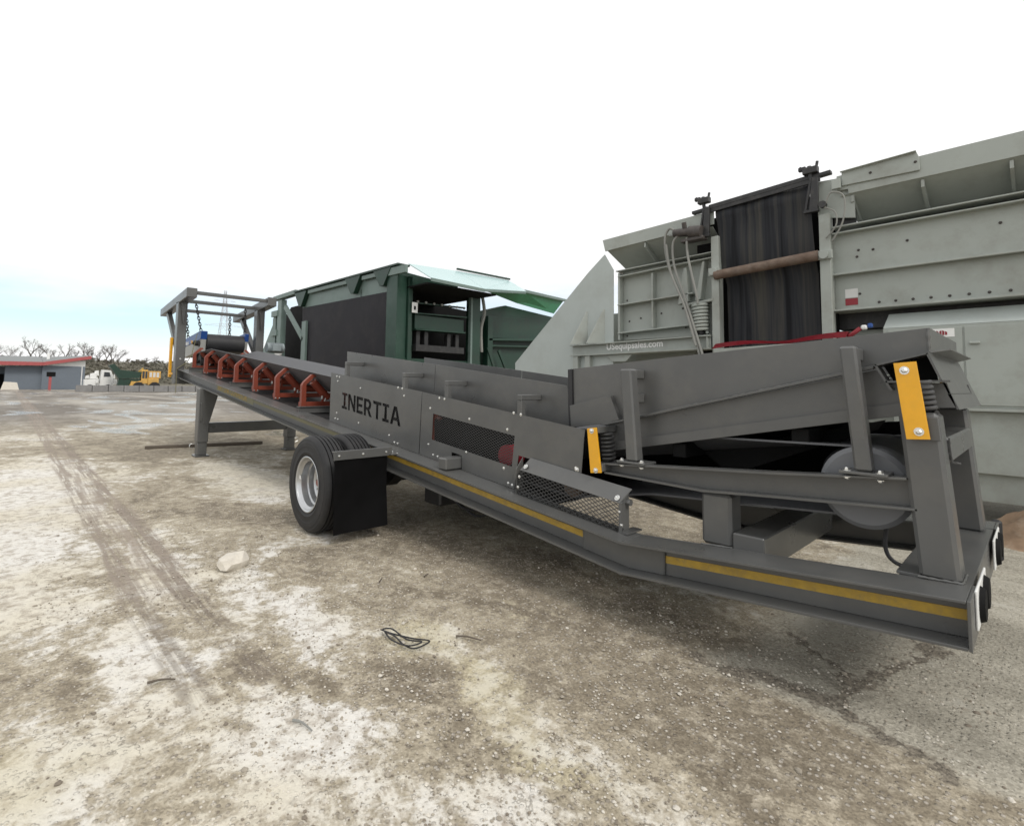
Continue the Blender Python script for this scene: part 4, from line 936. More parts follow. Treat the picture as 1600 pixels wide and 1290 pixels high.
for x, z in ((8.93, 4.62), (10.55, 4.66)):
    bm = nb(); prism(bm, [(x-.03, z-.48), (x+.09, z-.46), (x+.10, z), (x+.02, z+.02)], 'Y', CY-.12, CY-.07, .004); prism(bm, [(x-.09, z-.46), (x-.06, z-.46), (x+.02, z), (x-.01, z)], 'Y', CY-.12, CY-.07, .003); box(bm, x-.10, x+.10, CY-.13, CY-.06, z-.50, z-.46, .004); O('belt_clamp', bm, 'black_steel', cru)
    bm = nb(); cyl(bm, (x, CY-.08, z), (x-.02, CY-.08, z+.20), .03, n=8); box(bm, x-.10, x+.10, CY-.13, CY-.03, z+.08, z+.18, .01); cyl(bm, (x-.09, CY-.08, z+.12), (x-.14, CY-.08, z+.22), .016, n=6); cyl(bm, (x+.07, CY-.08, z+.14), (x+.09, CY-.08, z+.25), .02, n=6); box(bm, x-.16, x-.06, CY-.11, CY-.05, z+.15, z+.21, .008); O('clamp_screw', bm, 'black_steel', cru)
# hydraulic motor, hoses and isolator spring left of the belt
bm = nb(); cyl(bm, (8.42, CY-.16, 4.28), (8.74, CY-.16, 4.24), .07, n=14); cyl(bm, (8.70, CY-.16, 4.245), (8.92, CY-.16, 4.21), .10, n=14); box(bm, 8.55, 8.95, CY-.2, CY-.022, 4.08, 4.14, .01); cyl(bm, (8.62, CY-.16, 4.28), (8.62, CY-.2, 4.42), .04, n=10); O('hydraulic_motor', bm, 'motor_brown', cru, smooth=True)
for k, pts in enumerate(([(8.45, 4.30), (8.33, 4.38), (8.24, 4.2), (8.30, 3.75), (8.52, 3.2), (8.75, 2.55), (8.86, 2.1)], [(8.52, 4.24), (8.40, 4.1), (8.42, 3.7), (8.60, 3.15), (8.80, 2.5), (8.92, 2.1)], [(8.66, 4.15), (8.68, 3.8), (8.82, 3.15), (8.84, 3.0)], [(8.28, 4.1), (8.36, 3.6), (8.62, 2.95), (8.80, 2.3)])):
    bm = nb(); tube(bm, [(x, CY-.16-.01*k, z) for x, z in pts], .021, 8, 6); O('hydraulic_hose', bm, 'hose_grey', cru, smooth=True)
bm = nb(); tube(bm, [(10.72, CY-.10, 4.18), (10.80, CY-.12, 4.38), (10.96, CY-.1, 4.3), (10.94, CY-.1, 3.95), (10.80, CY-.08, 3.7)], .012, 6, 6); tube(bm, [(10.7, CY-.1, 4.2), (10.85, CY-.12, 4.1), (10.86, CY-.12, 3.9), (10.72, CY-.08, 3.75)], .01, 6, 6); O('hydraulic_hose', bm, 'hose_grey', cru, smooth=True)
bm = nb(); cyl(bm, (10.70, CY-.07, 4.24), (10.70, CY-.14, 4.24), .05, n=12); O('hose_fitting', bm, 'black_steel', cru)
bm = nb(); helix(bm, 8.80, CY-.02, 2.53, 3.0, .12, .026, 8); O('isolator_spring', bm, 'crusher', cru, smooth=True)
bm = nb(); cyl(bm, (8.79, CY-.02, 2.5), (8.79, CY-.02, 3.0), .075, n=14); O('spring_core', bm, 'rubber', cru)
# lower left beam with the dealer's web address
bm = nb(); prism(bm, [(6.05, 2.44), (9.0, 2.475), (9.0, 2.455), (6.05, 2.42)], 'Y', CY-.12, CY+.2); prism(bm, [(6.05, 2.235), (9.0, 2.26), (9.0, 2.24), (6.05, 2.215)], 'Y', CY-.12, CY+.2); prism(bm, [(6.06, 2.2355), (8.99, 2.2605), (8.99, 2.4545), (6.06, 2.4195)], 'Y', CY-.03, CY-.01); box(bm, 8.94, 8.96, CY-.10, CY-.031, 2.262, 2.452, 0)
lb = O('support_beam', bm, 'crusher', cru)
M = Matrix.Translation((6.90, CY-.035, 2.316)) @ Matrix.Rotation(-math.atan(.0119), 4, 'Y') @ Matrix.Rotation(R(90), 4, 'X')
text_mesh('lettering', 'USequipsales.com', 'white', lb, M, .168, .005)
for x in (6.12, 6.42): plate('beam_post', [(x, .1), (x+.12, .1), (x+.12, 2.214), (x, 2.214)], CY-.10, CY+.1)
plate('gusset', [(6.9, 2.213), (7.5, 2.22), (7.35, 2.08), (7.05, 2.08)], CY-.05, CY-.03, par=lb)
# sloping feed hopper wing at the left end
wing = plate('hopper_wing', [(4.34, 2.122), (6.42, 3.905), (6.83, 4.215), (7.035, 3.88), (7.035, 1.7), (4.34, 1.7)], CY+.0, CY+.03, 'crusher_pale')
for p in ([(6.82, 3.12), (6.82, 2.45), (6.58, 2.45)], [(6.40, 3.08), (6.40, 2.45), (6.17, 2.45)]):
    bm = nb(); xx = p[0][0]
    hexa(bm, [(p[2][0], CY-.26, 2.45), (xx, CY-.001, 2.45), (xx+.02, CY-.001, 2.45), (p[2][0]+.02, CY-.26, 2.45), (xx-.01, CY-.02, 3.12), (xx, CY-.001, 3.12), (xx+.02, CY-.001, 3.12), (xx+.01, CY-.02, 3.12)], 0); O('gusset', bm, 'crusher', wing)
plate('hopper_side', [(4.6, 1.9), (7.6, 1.9), (7.6, 3.15), (6.0, 3.15)], 6.1, 6.13, 'crusher')
# red tarp strip on the plant's frame
plate('walkway_beam', [(9.16, 2.14), (11.3, 2.2), (11.3, 2.28), (9.16, 2.22)], CY-.3, CY-.06, 'crusher')
bm = nb(); n = 14; A = []; 
for i in range(n+1):
    t = i/n; x = 9.12+1.85*t; z = 2.225+.045*t+.035*abs(math.sin(t*5.2)); w = .035+.05*abs(math.cos(t*3.3))
    A.append([bm.verts.new((x, CY-.29, z)), bm.verts.new((x+.02, CY-.20, z+w)), bm.verts.new((x+.04, CY-.08, z+w*.6))])
for a, b in zip(A, A[1:]):
    for k in range(2): bm.faces.new((a[k], a[k+1], b[k+1], b[k]))
bmesh.ops.solidify(bm, geom=bm.faces[:], thickness=.01)
tag(O('tarp', bm, 'red', smooth=True, base=(10, CY-.2, 2.25)), 'crumpled red tarp strip lying on the grey crusher frame behind hopper', 'tarp')
bt_ = thing('strap_ratchet', 'small red white and blue ratchet strap end beside the red tarp', 'strap', (11.1, CY-.2, 2.3))
bm = nb(); tube(bm, [(10.98, CY-.2, 2.315), (11.05, CY-.22, 2.36), (11.12, CY-.2, 2.42)], .03, 8, 4); O('strap', bm, 'red', bt_)
bm = nb(); box(bm, 11.13, 11.20, CY-.23, CY-.15, 2.40, 2.46, .015); O('handle', bm, 'white', bt_)
bm = nb(); box(bm, 11.205, 11.26, CY-.22, CY-.16, 2.42, 2.48, .012); O('handle_end', bm, 'blue', bt_)

# ================================================================== green screening plant in the middle
GYp = 4.2
grn = thing('screening_plant', 'dark green screening plant with black rubber curtain and open end behind conveyor', 'screening plant', (-3, 5.6, 0))
def gplate(name, poly, y0, y1, m='green_pale', par=grn, w=.004):
    bm = nb(); prism(bm, poly, 'Y', y0, y1, w); return O(name, bm, m, par)
def gx(name, poly, x0, x1, m='green_dark', par=grn, w=.004):
    bm = nb(); prism(bm, poly, 'X', x0, x1, w); return O(name, bm, m, par)
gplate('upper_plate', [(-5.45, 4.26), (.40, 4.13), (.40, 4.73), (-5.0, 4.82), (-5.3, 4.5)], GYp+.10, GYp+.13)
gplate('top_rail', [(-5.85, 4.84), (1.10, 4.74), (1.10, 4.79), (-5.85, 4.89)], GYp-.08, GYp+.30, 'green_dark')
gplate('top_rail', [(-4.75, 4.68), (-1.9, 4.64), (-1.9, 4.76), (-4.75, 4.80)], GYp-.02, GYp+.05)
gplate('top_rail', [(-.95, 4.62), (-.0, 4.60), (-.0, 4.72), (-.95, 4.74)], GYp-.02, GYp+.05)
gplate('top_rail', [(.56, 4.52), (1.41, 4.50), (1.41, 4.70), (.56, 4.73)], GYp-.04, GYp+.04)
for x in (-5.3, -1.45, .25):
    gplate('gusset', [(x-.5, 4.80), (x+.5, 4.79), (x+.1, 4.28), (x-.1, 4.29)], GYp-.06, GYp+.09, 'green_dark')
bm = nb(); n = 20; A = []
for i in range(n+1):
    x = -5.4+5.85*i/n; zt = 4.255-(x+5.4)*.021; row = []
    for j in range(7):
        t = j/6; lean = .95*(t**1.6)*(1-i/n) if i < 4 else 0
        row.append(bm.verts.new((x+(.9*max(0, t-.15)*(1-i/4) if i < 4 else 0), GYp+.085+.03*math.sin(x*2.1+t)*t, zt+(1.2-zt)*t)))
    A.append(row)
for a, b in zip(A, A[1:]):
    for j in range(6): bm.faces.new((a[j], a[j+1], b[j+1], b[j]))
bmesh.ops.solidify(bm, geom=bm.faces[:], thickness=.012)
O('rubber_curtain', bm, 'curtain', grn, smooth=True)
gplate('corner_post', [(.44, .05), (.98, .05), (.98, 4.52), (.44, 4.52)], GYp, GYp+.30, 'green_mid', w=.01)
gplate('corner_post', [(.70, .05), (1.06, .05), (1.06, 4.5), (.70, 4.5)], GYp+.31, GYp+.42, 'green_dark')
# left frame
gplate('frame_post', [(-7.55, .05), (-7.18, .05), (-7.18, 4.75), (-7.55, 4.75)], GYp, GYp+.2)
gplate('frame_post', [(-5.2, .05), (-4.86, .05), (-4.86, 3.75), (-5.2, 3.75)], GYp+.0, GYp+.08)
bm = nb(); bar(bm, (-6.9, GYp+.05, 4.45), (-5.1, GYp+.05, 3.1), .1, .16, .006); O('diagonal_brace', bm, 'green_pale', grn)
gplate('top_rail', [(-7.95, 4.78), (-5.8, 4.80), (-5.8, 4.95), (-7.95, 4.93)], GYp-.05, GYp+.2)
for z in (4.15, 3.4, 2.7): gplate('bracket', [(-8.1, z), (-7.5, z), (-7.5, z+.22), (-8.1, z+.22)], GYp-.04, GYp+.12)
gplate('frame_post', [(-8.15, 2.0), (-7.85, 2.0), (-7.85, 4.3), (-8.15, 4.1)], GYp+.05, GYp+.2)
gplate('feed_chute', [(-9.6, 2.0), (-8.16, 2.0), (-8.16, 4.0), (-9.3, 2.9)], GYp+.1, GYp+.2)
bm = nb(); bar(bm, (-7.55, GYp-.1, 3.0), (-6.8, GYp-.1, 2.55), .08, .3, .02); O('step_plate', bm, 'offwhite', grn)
gplate('shade_wall', [(-11.0, .6), (.4, .6), (.4, 4.7), (-8.6, 4.7), (-11.0, 3.4)], GYp+.9, GYp+.95, 'dark'); gplate('chassis', [(-8.5, .6), (.9, .6), (.9, 1.3), (-8.5, 1.3)], GYp+.3, GYp+2.6, 'green_dark')  # wall is a dark sheet added so the frame looks shaded inside
# open end (faces +X)
gx('corner_post', [(6.70, .05), (7.0, .05), (7.0, 4.35), (6.70, 4.35)], .8, 1.1)
gx('corner_post', [(6.62, .05), (6.69, .05), (6.69, 4.25), (6.62, 4.25)], 1.0, 1.12, 'green_pale')
gx('inner_post', [(4.55, .6), (4.75, .6), (4.75, 4.2), (4.55, 4.2)], .4, .9); gx('inner_panel', [(4.36, .6), (4.54, .6), (4.54, 4.3), (4.36, 4.3)], .3, .6)
ib = gx('inner_beam', [(4.76, 3.12), (6.45, 3.12), (6.45, 3.50), (4.76, 3.50)], .75, 1.0); gx('flange', [(4.74, 3.505), (6.5, 3.56), (6.5, 3.60), (4.74, 3.535)], .70, 1.1, 'green_mid', ib); gx('flange', [(4.74, 3.07), (6.45, 3.10), (6.45, 3.14), (4.74, 3.10)], .73, 1.1, 'green_mid', ib)
for y in (4.85, 5.12, 5.9, 6.2): gx('inner_post', [(y, 2.6), (y+.12, 2.6), (y+.12, 3.06), (y, 3.06)], .8, .95, 'black_steel')
gx('inner_beam', [(4.75, 2.5), (6.4, 2.5), (6.4, 2.68), (4.75, 2.68)], .8, 1.1, 'black_steel')
gx('lower_beam', [(4.1, 1.6), (7.1, 1.6), (7.1, 2.3), (4.1, 2.3)], .6, 1.0, 'green_dark')
gx('bolt_rail', [(4.6, 3.80), (6.5, 3.86), (6.5, 3.90), (4.6, 3.84)], .85, .95, 'green_dark')
bm = nb()
for k in range(7): cyl(bm, (.96, 4.85+k*.27, 3.86), (1.0, 4.85+k*.27, 3.86), .035, n=8)
O('bolt_row', bm, 'hose_grey', grn)
gx('label_sticker', [(4.58, 3.52), (4.76, 3.52), (4.76, 3.80), (4.58, 3.80)], 1.115, 1.12, 'white'); gx('sticker_print', [(4.64, 3.60), (4.70, 3.60), (4.70, 3.70), (4.64, 3.70)], 1.121, 1.124, 'dark')
gx('shade_wall', [(4.3, .6), (9.0, .6), (9.0, 4.15), (4.3, 4.4)], -1.2, -1.15, 'dark')  # dark sheet added behind the open end in place of shade
bm = nb(); tube(bm, [(1.0, 7.15, 4.3), (1.05, 7.2, 3.8), (1.0, 7.12, 3.3), (1.0, 7.15, 2.6)], .05, 8, 5); O('hose', bm, 'hose_grey', grn, smooth=True)
# bright cover sheet leaning over the open end
def sheet(name, pts, t, m, par):
    bm = nb(); v = [bm.verts.new(p) for p in pts]; bm.faces.new(v); bmesh.ops.recalc_face_normals(bm, faces=bm.faces[:]); bmesh.ops.solidify(bm, geom=bm.faces[:], thickness=t); return O(name, bm, m, par)
sheet('cover_sheet', [(1.2, 4.387, 4.795), (2.0, 4.55, 4.33), (2.0, 6.356, 4.295), (1.0, 6.16, 4.92)], .02, 'roof_sheet', grn)
sheet('cover_sheet', [(1.0, 6.17, 4.92), (2.0, 6.366, 4.295), (2.0, 8.044, 4.45), (1.0, 8.605, 4.853), (1.0, 8.212, 4.96)], .02, 'roof_sheet', grn)
bm = nb(); bar(bm, (2.01, 4.55, 4.28), (2.01, 6.356, 4.245), .03, .085, .002); bar(bm, (2.01, 6.36, 4.245), (2.01, 8.0, 4.40), .03, .07, .002); O('sheet_edge', bm, 'green_pale', grn)
bm = nb(); bar(bm, (1.0, 6.16, 4.98), (1.0, 8.3, 5.0), .06, .05, .002); O('sheet_edge', bm, 'green_dark', grn)
gx('end_plate', [(4.3, 4.2), (4.45, 4.75), (6.6, 4.6), (6.6, 4.2)], .3, .5, 'green_dark')
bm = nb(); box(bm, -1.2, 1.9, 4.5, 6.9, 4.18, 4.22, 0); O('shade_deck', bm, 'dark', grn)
# second green machine behind it with a bright green chute
gr2 = thing('conveyor_chute', 'bright green sloping chute machine between the green plant and grey crusher wing', 'chute', (0, 9, 0))
sheet('chute', [(1.6, 6.8, 4.325), (1.55, 8.454, 4.55), (1.0, 10.968, 4.638), (1.0, 10.439, 4.115), (1.3, 8.3, 4.20)], .05, 'green_bright', gr2)
bm = nb(); bar(bm, (1.53, 8.46, 4.57), (1.0, 11.2, 4.655), .06, .09, .004); O('chute_rim', bm, 'green_pale', gr2)
gx('body_panel', [(7.3, 1.0), (12.0, 1.0), (12.0, 4.0), (8.5, 4.22), (7.35, 3.9)], .3, .6, 'green_dark', gr2)
gx('screen_cloth', [(7.8, 3.10), (11.8, 3.3), (11.8, 3.95), (7.8, 3.80)], .61, .66, 'green_dark', gr2)
gx('ledge', [(7.5, 2.98), (12, 3.25), (12, 3.33), (7.5, 3.05)], .6, .95, 'green_mid', gr2); gx('ledge', [(7.5, 2.80), (12, 3.0), (12, 3.05), (7.5, 2.86)], .6, .85, 'green_mid', gr2)
gx('post', [(7.45, .1), (7.65, .1), (7.65, 3.75), (7.45, 3.75)], .7, .95, 'green_dark', gr2)
bm = nb(); bar(bm, (.95, 7.7, 2.2), (.95, 7.45, 2.75), .06, .1, 0); bar(bm, (.95, 7.9, 2.7), (.95, 8.3, 2.0), .06, .1, 0); O('brace', bm, 'green_dark', gr2)
gx('screen_cloth', [(7.8, 1.2), (9.6, 1.2), (9.6, 2.78), (7.8, 2.75)], .61, .66, 'green_dark', gr2)

# ================================================================== things lying on the yard
bm = nb(); rock_bm(bm, (7.82, -1.535, .05), (.135, .10, .075), 3, 2)
tag(O('rock', bm, 'stone', smooth=False, base=(7.82, -1.535, 0)), 'fist-high pale stone lying alone on the yard left of the tyre', 'rock')
bm = nb(); pts = [(9.74, -1.2, .012), (9.85, -1.185, .02), (9.98, -1.12, .015), (10.06, -1.06, .012), (10.10, -1.09, .02), (10.09, -1.18, .014), (10.0, -1.2, .012), (9.88, -1.19, .018), (9.78, -1.215, .03), (9.82, -1.17, .034), (9.97, -1.16, .02), (10.08, -1.12, .03), (10.05, -1.2, .022), (9.9, -1.225, .014), (9.77, -1.195, .012)]
tube(bm, pts, .0048, 7, 7); tag(O('wire_loop', bm, 'rubber', smooth=True, base=(9.9, -1.15, 0)), 'small coiled loop of black cable lying on pale ground', 'cable')
bm = nb(); bar(bm, (-2.15, -.62, .035), (-1.6, 1.85, .035), .09, .07, .01); tag(O('steel_bar', bm, 'wood', base=(-1.9, .6, 0)), 'long dark bar lying on the ground behind the support legs', 'bar')
sticks = [((10.20, -.85), .5, .17, 'thin straight twig on the bare dirt near the trailer beam'), ((9.45, -2.35), 1.1, .13, 'short dark stick on the pale gravel at lower left'), ((8.95, -.75), 2.4, .10, 'short dark twig on pale crust below the mud flap'), ((10.32, -1.95), .25, .14, 'pale grey stick in the white gravel at bottom centre'), ((9.12, -.42), 2.0, .07, 'stubby dark bark piece in the trailer shadow')]
for (x, y), a, l, lab in sticks:
    bm = nb(); dx, dy = math.cos(a)*l/2, math.sin(a)*l/2
    tube(bm, [(x-dx, y-dy, .006), (x-dx*.2, y-dy*.1+.006, .011), (x+dx, y+dy, .006)], lambda t: .007*(1-.5*t), 6, 3)
    tag(O('stick', bm, 'wood' if 'grey' not in lab else 'hose_grey', base=(x, y, 0)), lab, 'stick', 'twigs on the yard')
# loose gravel
def gravel():
    bm = nb(); rnd = random.Random(5); V = []; F = []; Mi = []
    def pebble(x, y, s, mi):
        b = len(V); n = 5; a0 = rnd.random()*6.28; h = s*(.45+.4*rnd.random())
        for ring, (rr, zz) in enumerate(((.95, 0), (1.0, .45), (.55, .95))):
            for k in range(n):
                a = a0+2*math.pi*(k+.3*ring)/n; q = s*rr*(.75+.5*rnd.random()); V.append((x+q*math.cos(a), y+q*math.sin(a)*.85, zz*h-.007))
        V.append((x, y, h-.006)); t = len(V)-1
        for r_ in range(2):
            for k in range(n):
                F.append((b+r_*n+k, b+r_*n+(k+1) % n, b+(r_+1)*n+(k+1) % n, b+(r_+1)*n+k)); Mi.append(mi)
        for k in range(n): F.append((b+2*n+k, b+2*n+(k+1) % n, t)); Mi.append(mi)
    cnt = 0
    while cnt < 16000:
        # denser towards the camera
        r = 1.0+7.5*rnd.random()**1.5; a = R(92)+rnd.random()*R(86)
        x = 12.8+r*math.cos(a); y = -3.0+r*math.sin(a)*1.0
        cl = noise.noise((x*1.1, y*1.1, 3.3))+.5*noise.noise((x*3, y*3, 1))
        if cl < -.05 and rnd.random() < .85: continue
        s = .0035+.005*rnd.random()**2+(.010*rnd.random() if rnd.random() < .05 else 0)
        pebble(x, y, s, rnd.choice((0, 0, 1, 1, 1, 2))); cnt += 1
    me = bpy.data.meshes.new('gravel'); me.from_pydata(V, [], F)
    for m in ('stone', 'gravel_mid', 'gravel_dark'): me.materials.append(MATS[m])
    me.polygons.foreach_set('material_index', Mi); me.update()
    o = link('gravel', me); o['kind'] = 'stuff'; tag(o, 'loose small gravel scattered over the yard', 'gravel')
paint('gravel_mid', (.36, .32, .26), .9, var=.3, scale=9); paint('gravel_dark', (.22, .185, .145), .9, var=.3, scale=9)
gravel()
# heap of rusty soil beside the crusher
bm = nb(); n = 22; V = []
for j in range(n+1):
    V.append([])
    for i in range(n+1):
        u, v = i/n*2-1, j/n*2-1; r2 = min(1, u*u+v*v); h = .42*(1-r2)**1.2*(1+.5*noise.noise((u*3, v*3, 1)))+.05*noise.noise((u*9, v*9, 4))*(1-r2)
        V[-1].append(bm.verts.new((13.0+u*.85, 4.9+v*.55, h-.012)))
for j in range(n):
    for i in range(n): bm.faces.new((V[j][i], V[j][i+1], V[j+1][i+1], V[j+1][i]))
tag(O('soil_heap', bm, 'soil', smooth=True, base=(13.0, 4.9, 0)), 'rusty brown soil heap at the foot of the grey crusher', 'heap')

# ================================================================== far yard edge
shed = thing('shed', 'low grey blue shed with red roof edge at the far left', 'shed', (-108, -2, 0))
def fx(name, poly, x0, x1, m, par, w=.0):
    bm = nb(); prism(bm, poly, 'X', x0, x1, w); return O(name, bm, m, par)
fx('wall', [(-3.6, 0), (1.0, 0), (1.0, 4.1), (-3.6, 3.95)], -118, -108, 'shed_blue', shed)
fx('wall', [(1.0, 0), (6.7, 0), (6.7, 4.1), (1.0, 4.1)], -117, -107.4, 'shed_blue', shed)
fx('gable', [(1.0, 4.1), (6.7, 4.1), (6.7, 5.2), (1.0, 4.3)], -117, -107.5, 'white', shed)
fx('wall', [(-12, 0), (-3.6, 0), (-3.6, 3.9), (-12, 3.9)], -118, -112, 'shed_blue', shed)
fx('opening', [(-6.5, 0), (-3.7, 0), (-3.7, 2.6), (-6.5, 2.6)], -112, -111.9, 'dark', shed)
bm = nb(); hexa(bm, [(-119, -13, 5.5), (-106.7, -13, 3.9), (-106.7, 1.0, 4.15), (-119, 1.0, 5.6), (-119, -13, 5.9), (-106.7, -13, 4.5), (-106.7, 1.0, 4.65), (-119, 1.0, 6.0)], 0); rf = O('roof', bm, 'shed_roof', shed)
bm = nb(); hexa(bm, [(-106.69, -13, 3.85), (-106.5, -13, 3.85), (-106.5, 1.0, 4.1), (-106.69, 1.0, 4.1), (-106.69, -13, 4.55), (-106.5, -13, 4.55), (-106.5, 1.0, 4.7), (-106.69, 1.0, 4.7)], 0); O('fascia', bm, 'shed_red', rf)
bm = nb(); hexa(bm, [(-118, 1.02, 5.4), (-106.6, 1.02, 4.1), (-106.6, 7.4, 5.45), (-118, 7.4, 6.2), (-118, 1.02, 5.9), (-106.6, 1.02, 4.7), (-106.6, 7.4, 6.0), (-118, 7.4, 6.5)], 0); rf2 = O('roof', bm, 'shed_roof', shed)
bm = nb(); hexa(bm, [(-106.59, 1.02, 4.1), (-106.4, 1.02, 4.1), (-106.4, 7.4, 5.5), (-106.59, 7.4, 5.5), (-106.59, 1.02, 4.7), (-106.4, 1.02, 4.7), (-106.4, 7.4, 6.05), (-106.59, 7.4, 6.05)], 0); O('fascia', bm, 'shed_red', rf2)
bm = nb(); box(bm, -112, -111.4, 1.6, 2.0, 4.9, 6.4, .03); O('chimney', bm, 'white', rf2)
fx('downpipe', [(6.2, 0), (6.32, 0), (6.32, 4.1), (6.2, 4.1)], -107.39, -107.3, 'white', shed)
pmp = thing('pump_stand', 'red post with a dark box on top before the shed', 'post', (-100, 1.75, 0))
fx('post', [(1.6, 0), (1.95, 0), (1.95, 2.2), (1.6, 2.2)], -100.2, -99.9, 'shed_red', pmp); fx('box', [(1.3, 2.2), (2.4, 2.2), (2.4, 2.95), (1.3, 2.95)], -100.3, -99.8, 'dark', pmp)
blk = nb(); hexa(blk, [(-100, -3.9, 0), (-98, -3.9, 0), (-98, -1.8, 0), (-100, -1.8, 0), (-99.7, -3.6, 1.1), (-98.3, -3.6, 1.3), (-98.3, -2.1, 1.2), (-99.7, -2.1, 1.1)], .05)
tag(O('stone_block', blk, 'stone', base=(-99, -2.9, 0)), 'pale sand coloured block in front of the shed at the far left', 'block')
ORD = ['first', 'second', 'third', 'fourth', 'fifth', 'sixth', 'seventh', 'eighth', 'ninth']
for i in range(9):      # concrete barrier blocks
    y0 = 3.9+i*1.85; x = -84+i*.12
    bm = nb(); hexa(bm, [(x-.35, y0, 0), (x+.35, y0, 0), (x+.35, y0+1.8, 0), (x-.35, y0+1.8, 0), (x-.18, y0, .95), (x+.18, y0, .95), (x+.18, y0+1.8, .95), (x-.18, y0+1.8, .95)], .03)
    tag(O('barrier_block', bm, 'concrete', base=(x, y0+.9, 0)), f'{ORD[i]} grey concrete barrier block from the shed in the low far row', 'barrier', 'concrete barrier row across the far yard')
ld = thing('wheel_loader', 'yellow wheel loader parked beyond the concrete barrier', 'loader', (-91, 13, 0))
bm = nb(); box(bm, -91.8, -90.2, 13.4, 14.9, 1.0, 2.1, .06); O('engine_body', bm, 'loader_yellow', ld)
cab = nb(); box(cab, -91.7, -90.3, 12.5, 13.4, 1.2, 3.5, .05); cb = O('cab', cab, 'loader_yellow', ld)
bm = nb(); box(bm, -90.29, -90.26, 12.62, 12.92, 2.1, 3.25, 0); O('window', bm, 'glass_dark', cb); bm = nb(); box(bm, -90.29, -90.26, 13.02, 13.30, 2.1, 3.25, 0); O('window', bm, 'glass_dark', cb)
bm = nb(); box(bm, -91.5, -90.5, 13.5, 15.2, 2.1, 3.3, .05); O('rear_hood', bm, 'loader_yellow', ld)
for k in range(3):
    bm = nb(); box(bm, -90.49, -90.46, 13.62+k*.5, 13.95+k*.5, 2.3, 3.1, 0); O('grille', bm, 'offwhite', ld)
for y in (12.1, 14.3):
    bm = nb(); cyl(bm, (-90.1, y, .75), (-89.6, y, .75), .75, n=20); O('wheel', bm, 'tyre', ld, smooth=True)
bm = nb(); prism(bm, [(10.9, .7), (12.2, .7), (12.4, 1.5), (11.2, 1.6)], 'X', -92, -89.8, .03); O('bucket', bm, 'loader_yellow', ld)
bm = nb(); bar(bm, (-90.3, 12.6, 1.6), (-90.3, 11.4, 1.2), .15, .3, .02); O('lift_arm', bm, 'loader_yellow', ld)
hp = thing('green_hopper', 'dark green feed hopper machine beyond the barrier beside the loader', 'hopper', (-91, 10.5, 0))
fx('hopper', [(8.2, 4.1), (8.9, 4.35), (9.7, 3.4), (12.6, 3.1), (12.2, 2.1), (9.6, 2.0)], -92, -90.3, 'green_dark', hp); fx('chassis', [(9.4, .4), (12, .4), (12.4, 2.0), (9.6, 2.0)], -91.8, -90.5, 'green_dark', hp); fx('conveyor_arm', [(12.0, 2.9), (12.9, 3.9), (13.0, 3.7), (12.5, 2.7)], -92.4, -91.9, 'stripe', hp)
wm = thing('white_truck', 'white service truck beyond the barrier beside the shed', 'truck', (-95, 7.5, 0))
fx('cab', [(7.5, .8), (9.3, .8), (9.3, 2.3), (8.9, 3.3), (7.8, 3.4)], -96, -94, 'white', wm, .05); fx('bed', [(5.6, .8), (7.45, .8), (7.45, 1.9), (5.6, 1.8)], -96, -94, 'white', wm, .05); fx('window', [(8.0, 2.3), (8.9, 2.3), (8.75, 3.0), (8.05, 3.05)], -93.99, -93.95, 'glass_dark', wm)
for y0, y1, z0, z1, x_ in ((5.7, 6.2, 1.9, 2.5, -94.6), (6.3, 7.2, 1.9, 2.9, -95.2), (6.9, 7.5, 2.4, 3.3, -95.6), (9.3, 9.8, 1.0, 1.9, -94.4), (7.0, 7.3, 1.2, 2.2, -93.9), (9.4, 9.6, 1.9, 2.8, -95.3)):
    fx('equipment_box', [(y0, z0), (y1, z0+.05), (y1-.08, z1), (y0+.05, z1-.12)], x_, x_+.7, 'white', wm, .04)
for y in (6.3, 8.6):
    bm = nb(); cyl(bm, (-94.0, y, .5), (-93.7, y, .5), .5, n=18); O('wheel', bm, 'tyre', wm, smooth=True)
# ridge
bm = nb(); xs = [-195, -205, -215, -225, -232, -240, -250, -300, -420]; zs = [-.2, 1.5, 4, 6.5, 8.4, 9.2, 9.8, 11, 12]; V = []
for j in range(120):
    y = -260+j*6.0; V.append([])
    for i, (x, z) in enumerate(zip(xs, zs)):
        V[-1].append(bm.verts.new((x+4*noise.noise((y*.03, i, 0)), y, z*(1+.12*noise.noise((y*.02, 4, i*.2)))+(.9*noise.noise((y*.21, x*.1, 7)) if 0 < i < 7 else 0))))
for a, b in zip(V, V[1:]):
    for i in range(len(xs)-1): bm.faces.new((a[i], a[i+1], b[i+1], b[i]))
o = O('hill', bm, 'hill_soil', smooth=True); o['kind'] = 'structure'
# brush on the ridge: too far to count
rnd = random.Random(11); V = []; F = []
for i in range(5200):
    y = -60+rnd.random()*190; x = -236+rnd.random()*34; t = (x+236)/34; z0 = 8.4*(1-t)+.6; s = .5+rnd.random()*1.1
    for k in range(3):
        b = len(V); c = (x+rnd.uniform(-1, 1), y+rnd.uniform(-1, 1), z0+rnd.random()*1.0)
        for q in range(3): V.append((c[0]+rnd.uniform(-.5, .5)*s, c[1]+rnd.uniform(-.8, .8)*s, c[2]+rnd.uniform(-.6, .6)*s))
        F.append((b, b+1, b+2))
me = bpy.data.meshes.new('brush'); me.from_pydata(V, [], F); me.materials.append(MATS['shrub']); o = link('brush', me); o['kind'] = 'stuff'; tag(o, 'brown winter brush covering the far ridge', 'brush')
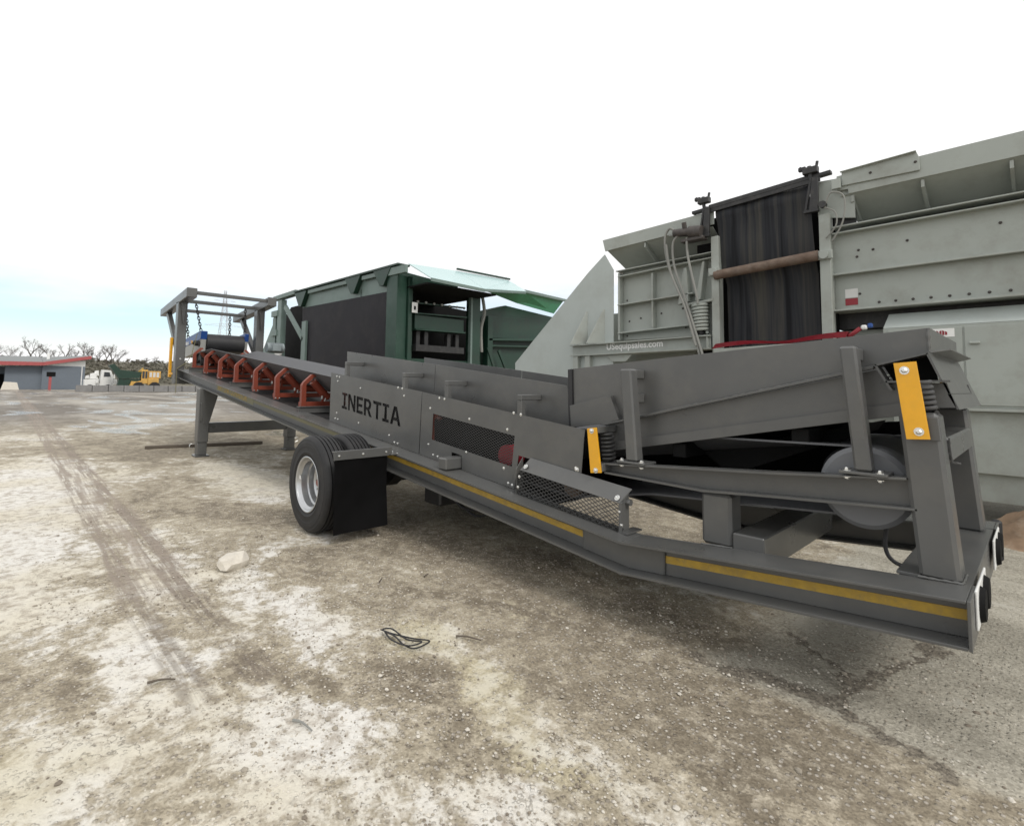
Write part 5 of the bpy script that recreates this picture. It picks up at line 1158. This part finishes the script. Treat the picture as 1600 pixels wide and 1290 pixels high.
# bare trees on the ridge
def tree_meshes(seed, h):
    rnd = random.Random(seed); bt1, bt2 = nb(), nb()
    def grow(p, d, l, r, dep):
        q = p+d*l*.5+Vector((rnd.uniform(-1, 1), rnd.uniform(-1, 1), 0))*l*.05; e = q+(d+Vector((rnd.uniform(-.15, .15), rnd.uniform(-.15, .15), .05))).normalized()*l*.5
        tgt = bt1 if dep < 2 else bt2
        tube(tgt, [p, q, e], lambda t: max(.018, r*(1-.35*t)), 5 if dep < 2 else 3)
        if dep >= 5: return
        for k in range(rnd.choice((2, 3, 3)) if dep else 4):
            a = rnd.random()*6.28; sp = .35+.45*rnd.random(); nd = (d+Vector((math.cos(a), math.sin(a), .1))*sp).normalized()
            grow(p+(e-p)*(1 if k == 0 else .55+.45*rnd.random()), nd, l*(.62+.2*rnd.random()), r*.58, dep+1)
    grow(Vector((0, 0, -.4)), Vector((0, 0, 1)), h*.34, h*.028, 0)
    out = []
    for b, n_, m in ((bt1, 'trunk', 'bark'), (bt2, 'crown', 'twig')):
        me = bpy.data.meshes.new(n_); bmesh.ops.recalc_face_normals(b, faces=b.faces[:]); b.to_mesh(me); b.free(); me.materials.append(MATS[m]); out.append(me)
    return out
variants = [tree_meshes(s, 8) for s in (2, 9, 14, 23)]
TR = [(-14, .9), (22, .75), (88, .7), (118, .7), (156, .75), (5, 1.0), (33, .55), (50, 1.15), (62, .8), (76, .85), (101, 1.05), (111, .55), (127, 1.15), (138, .8), (146, .85), (166, 1.0), (176, 1.1), (190, .8), (204, .4), (222, .35), (240, .5), (250, .55)]
WH = ['bare tree on the ridge at the very left picture edge', 'bare tree on the ridge between the leftmost and the low one', 'bare tree on the ridge right of the upright one above the red post', 'thin bare tree on the ridge between small one and tall one', 'slender bare tree on the ridge left of the spreading one', 'leftmost bare tree on the ridge above the shed', 'low bare tree second from the left on the ridge', 'wide bare tree on the ridge above the shed roof, third from left', 'fourth bare tree from the left on the ridge', 'upright bare tree on the ridge above the red post', 'rounded bare tree on the ridge near the shed chimney', 'small bare tree on the ridge just right of the rounded one', 'tall bare tree on the ridge above the shed roof end', 'ninth bare tree from the left on the ridge', 'tenth bare tree from the left on the ridge', 'bare spreading tree on the ridge above the white truck', 'tallest bare tree on the ridge above the green hopper', 'thin bare tree on the ridge right of the tallest one', 'tiny bare tree on the ridge above the yellow loader', 'small bare bush tree right of the loader on the ridge', 'second bare tree from the right end of the ridge row', 'rightmost bare tree on the ridge beside the head post']
for i, ((pxl, s), lab) in enumerate(zip(TR, WH)):
    y = 1.75+.178*(pxl-50); x = -228-3*(i % 3); z = 7.6
    e = thing('bare_tree', lab, 'tree', (x, y, z), 'bare trees on the ridge')
    e.rotation_euler = (0, 0, i*1.9); e.scale = (s*.95, s*.95, s)
    for me in variants[i % 4]:
        o = link(me.name.split('.')[0], me, e)
# lattice pylon far behind
pyl = thing('power_pylon', 'tall steel lattice power pylon far behind the conveyor head', 'pylon', (-306, 81.5, 0))
bm = nb(); H = 53
def hw(z): return 4.2*(1-z/H)**1.15+.45
lv = [0, 9, 17, 24, 30, 35, 40, 44, 48, 53]
for sx, sy in ((1, 1), (1, -1), (-1, -1), (-1, 1)):
    for a, b in zip(lv, lv[1:]): bar(bm, (-306+sx*hw(a), 81.5+sy*hw(a), a), (-306+sx*hw(b), 81.5+sy*hw(b), b), .22, .22, 0)
O('tower_leg', bm, 'galv', pyl); bm = nb()
for a, b in zip(lv, lv[1:]):
    for s in (1, -1):
        for t in (1, -1):
            bar(bm, (-306+s*hw(a), 81.5+t*hw(a), a), (-306+s*hw(b), 81.5-t*hw(b), b), .11, .11, 0); bar(bm, (-306+t*hw(a), 81.5+s*hw(a), a), (-306-t*hw(b), 81.5+s*hw(b), b), .11, .11, 0)
O('lattice_brace', bm, 'galv', pyl)
for z, l in ((33, 9.5), (40, 7.5), (47, 5.5)):
    bm = nb()
    for s in (1, -1): bar(bm, (-306, 81.5, z+1.4), (-306, 81.5+s*l, z), .14, .14, 0); bar(bm, (-306, 81.5, z-.2), (-306, 81.5+s*l, z), .14, .14, 0)
    O('cross_arm', bm, 'galv', pyl)
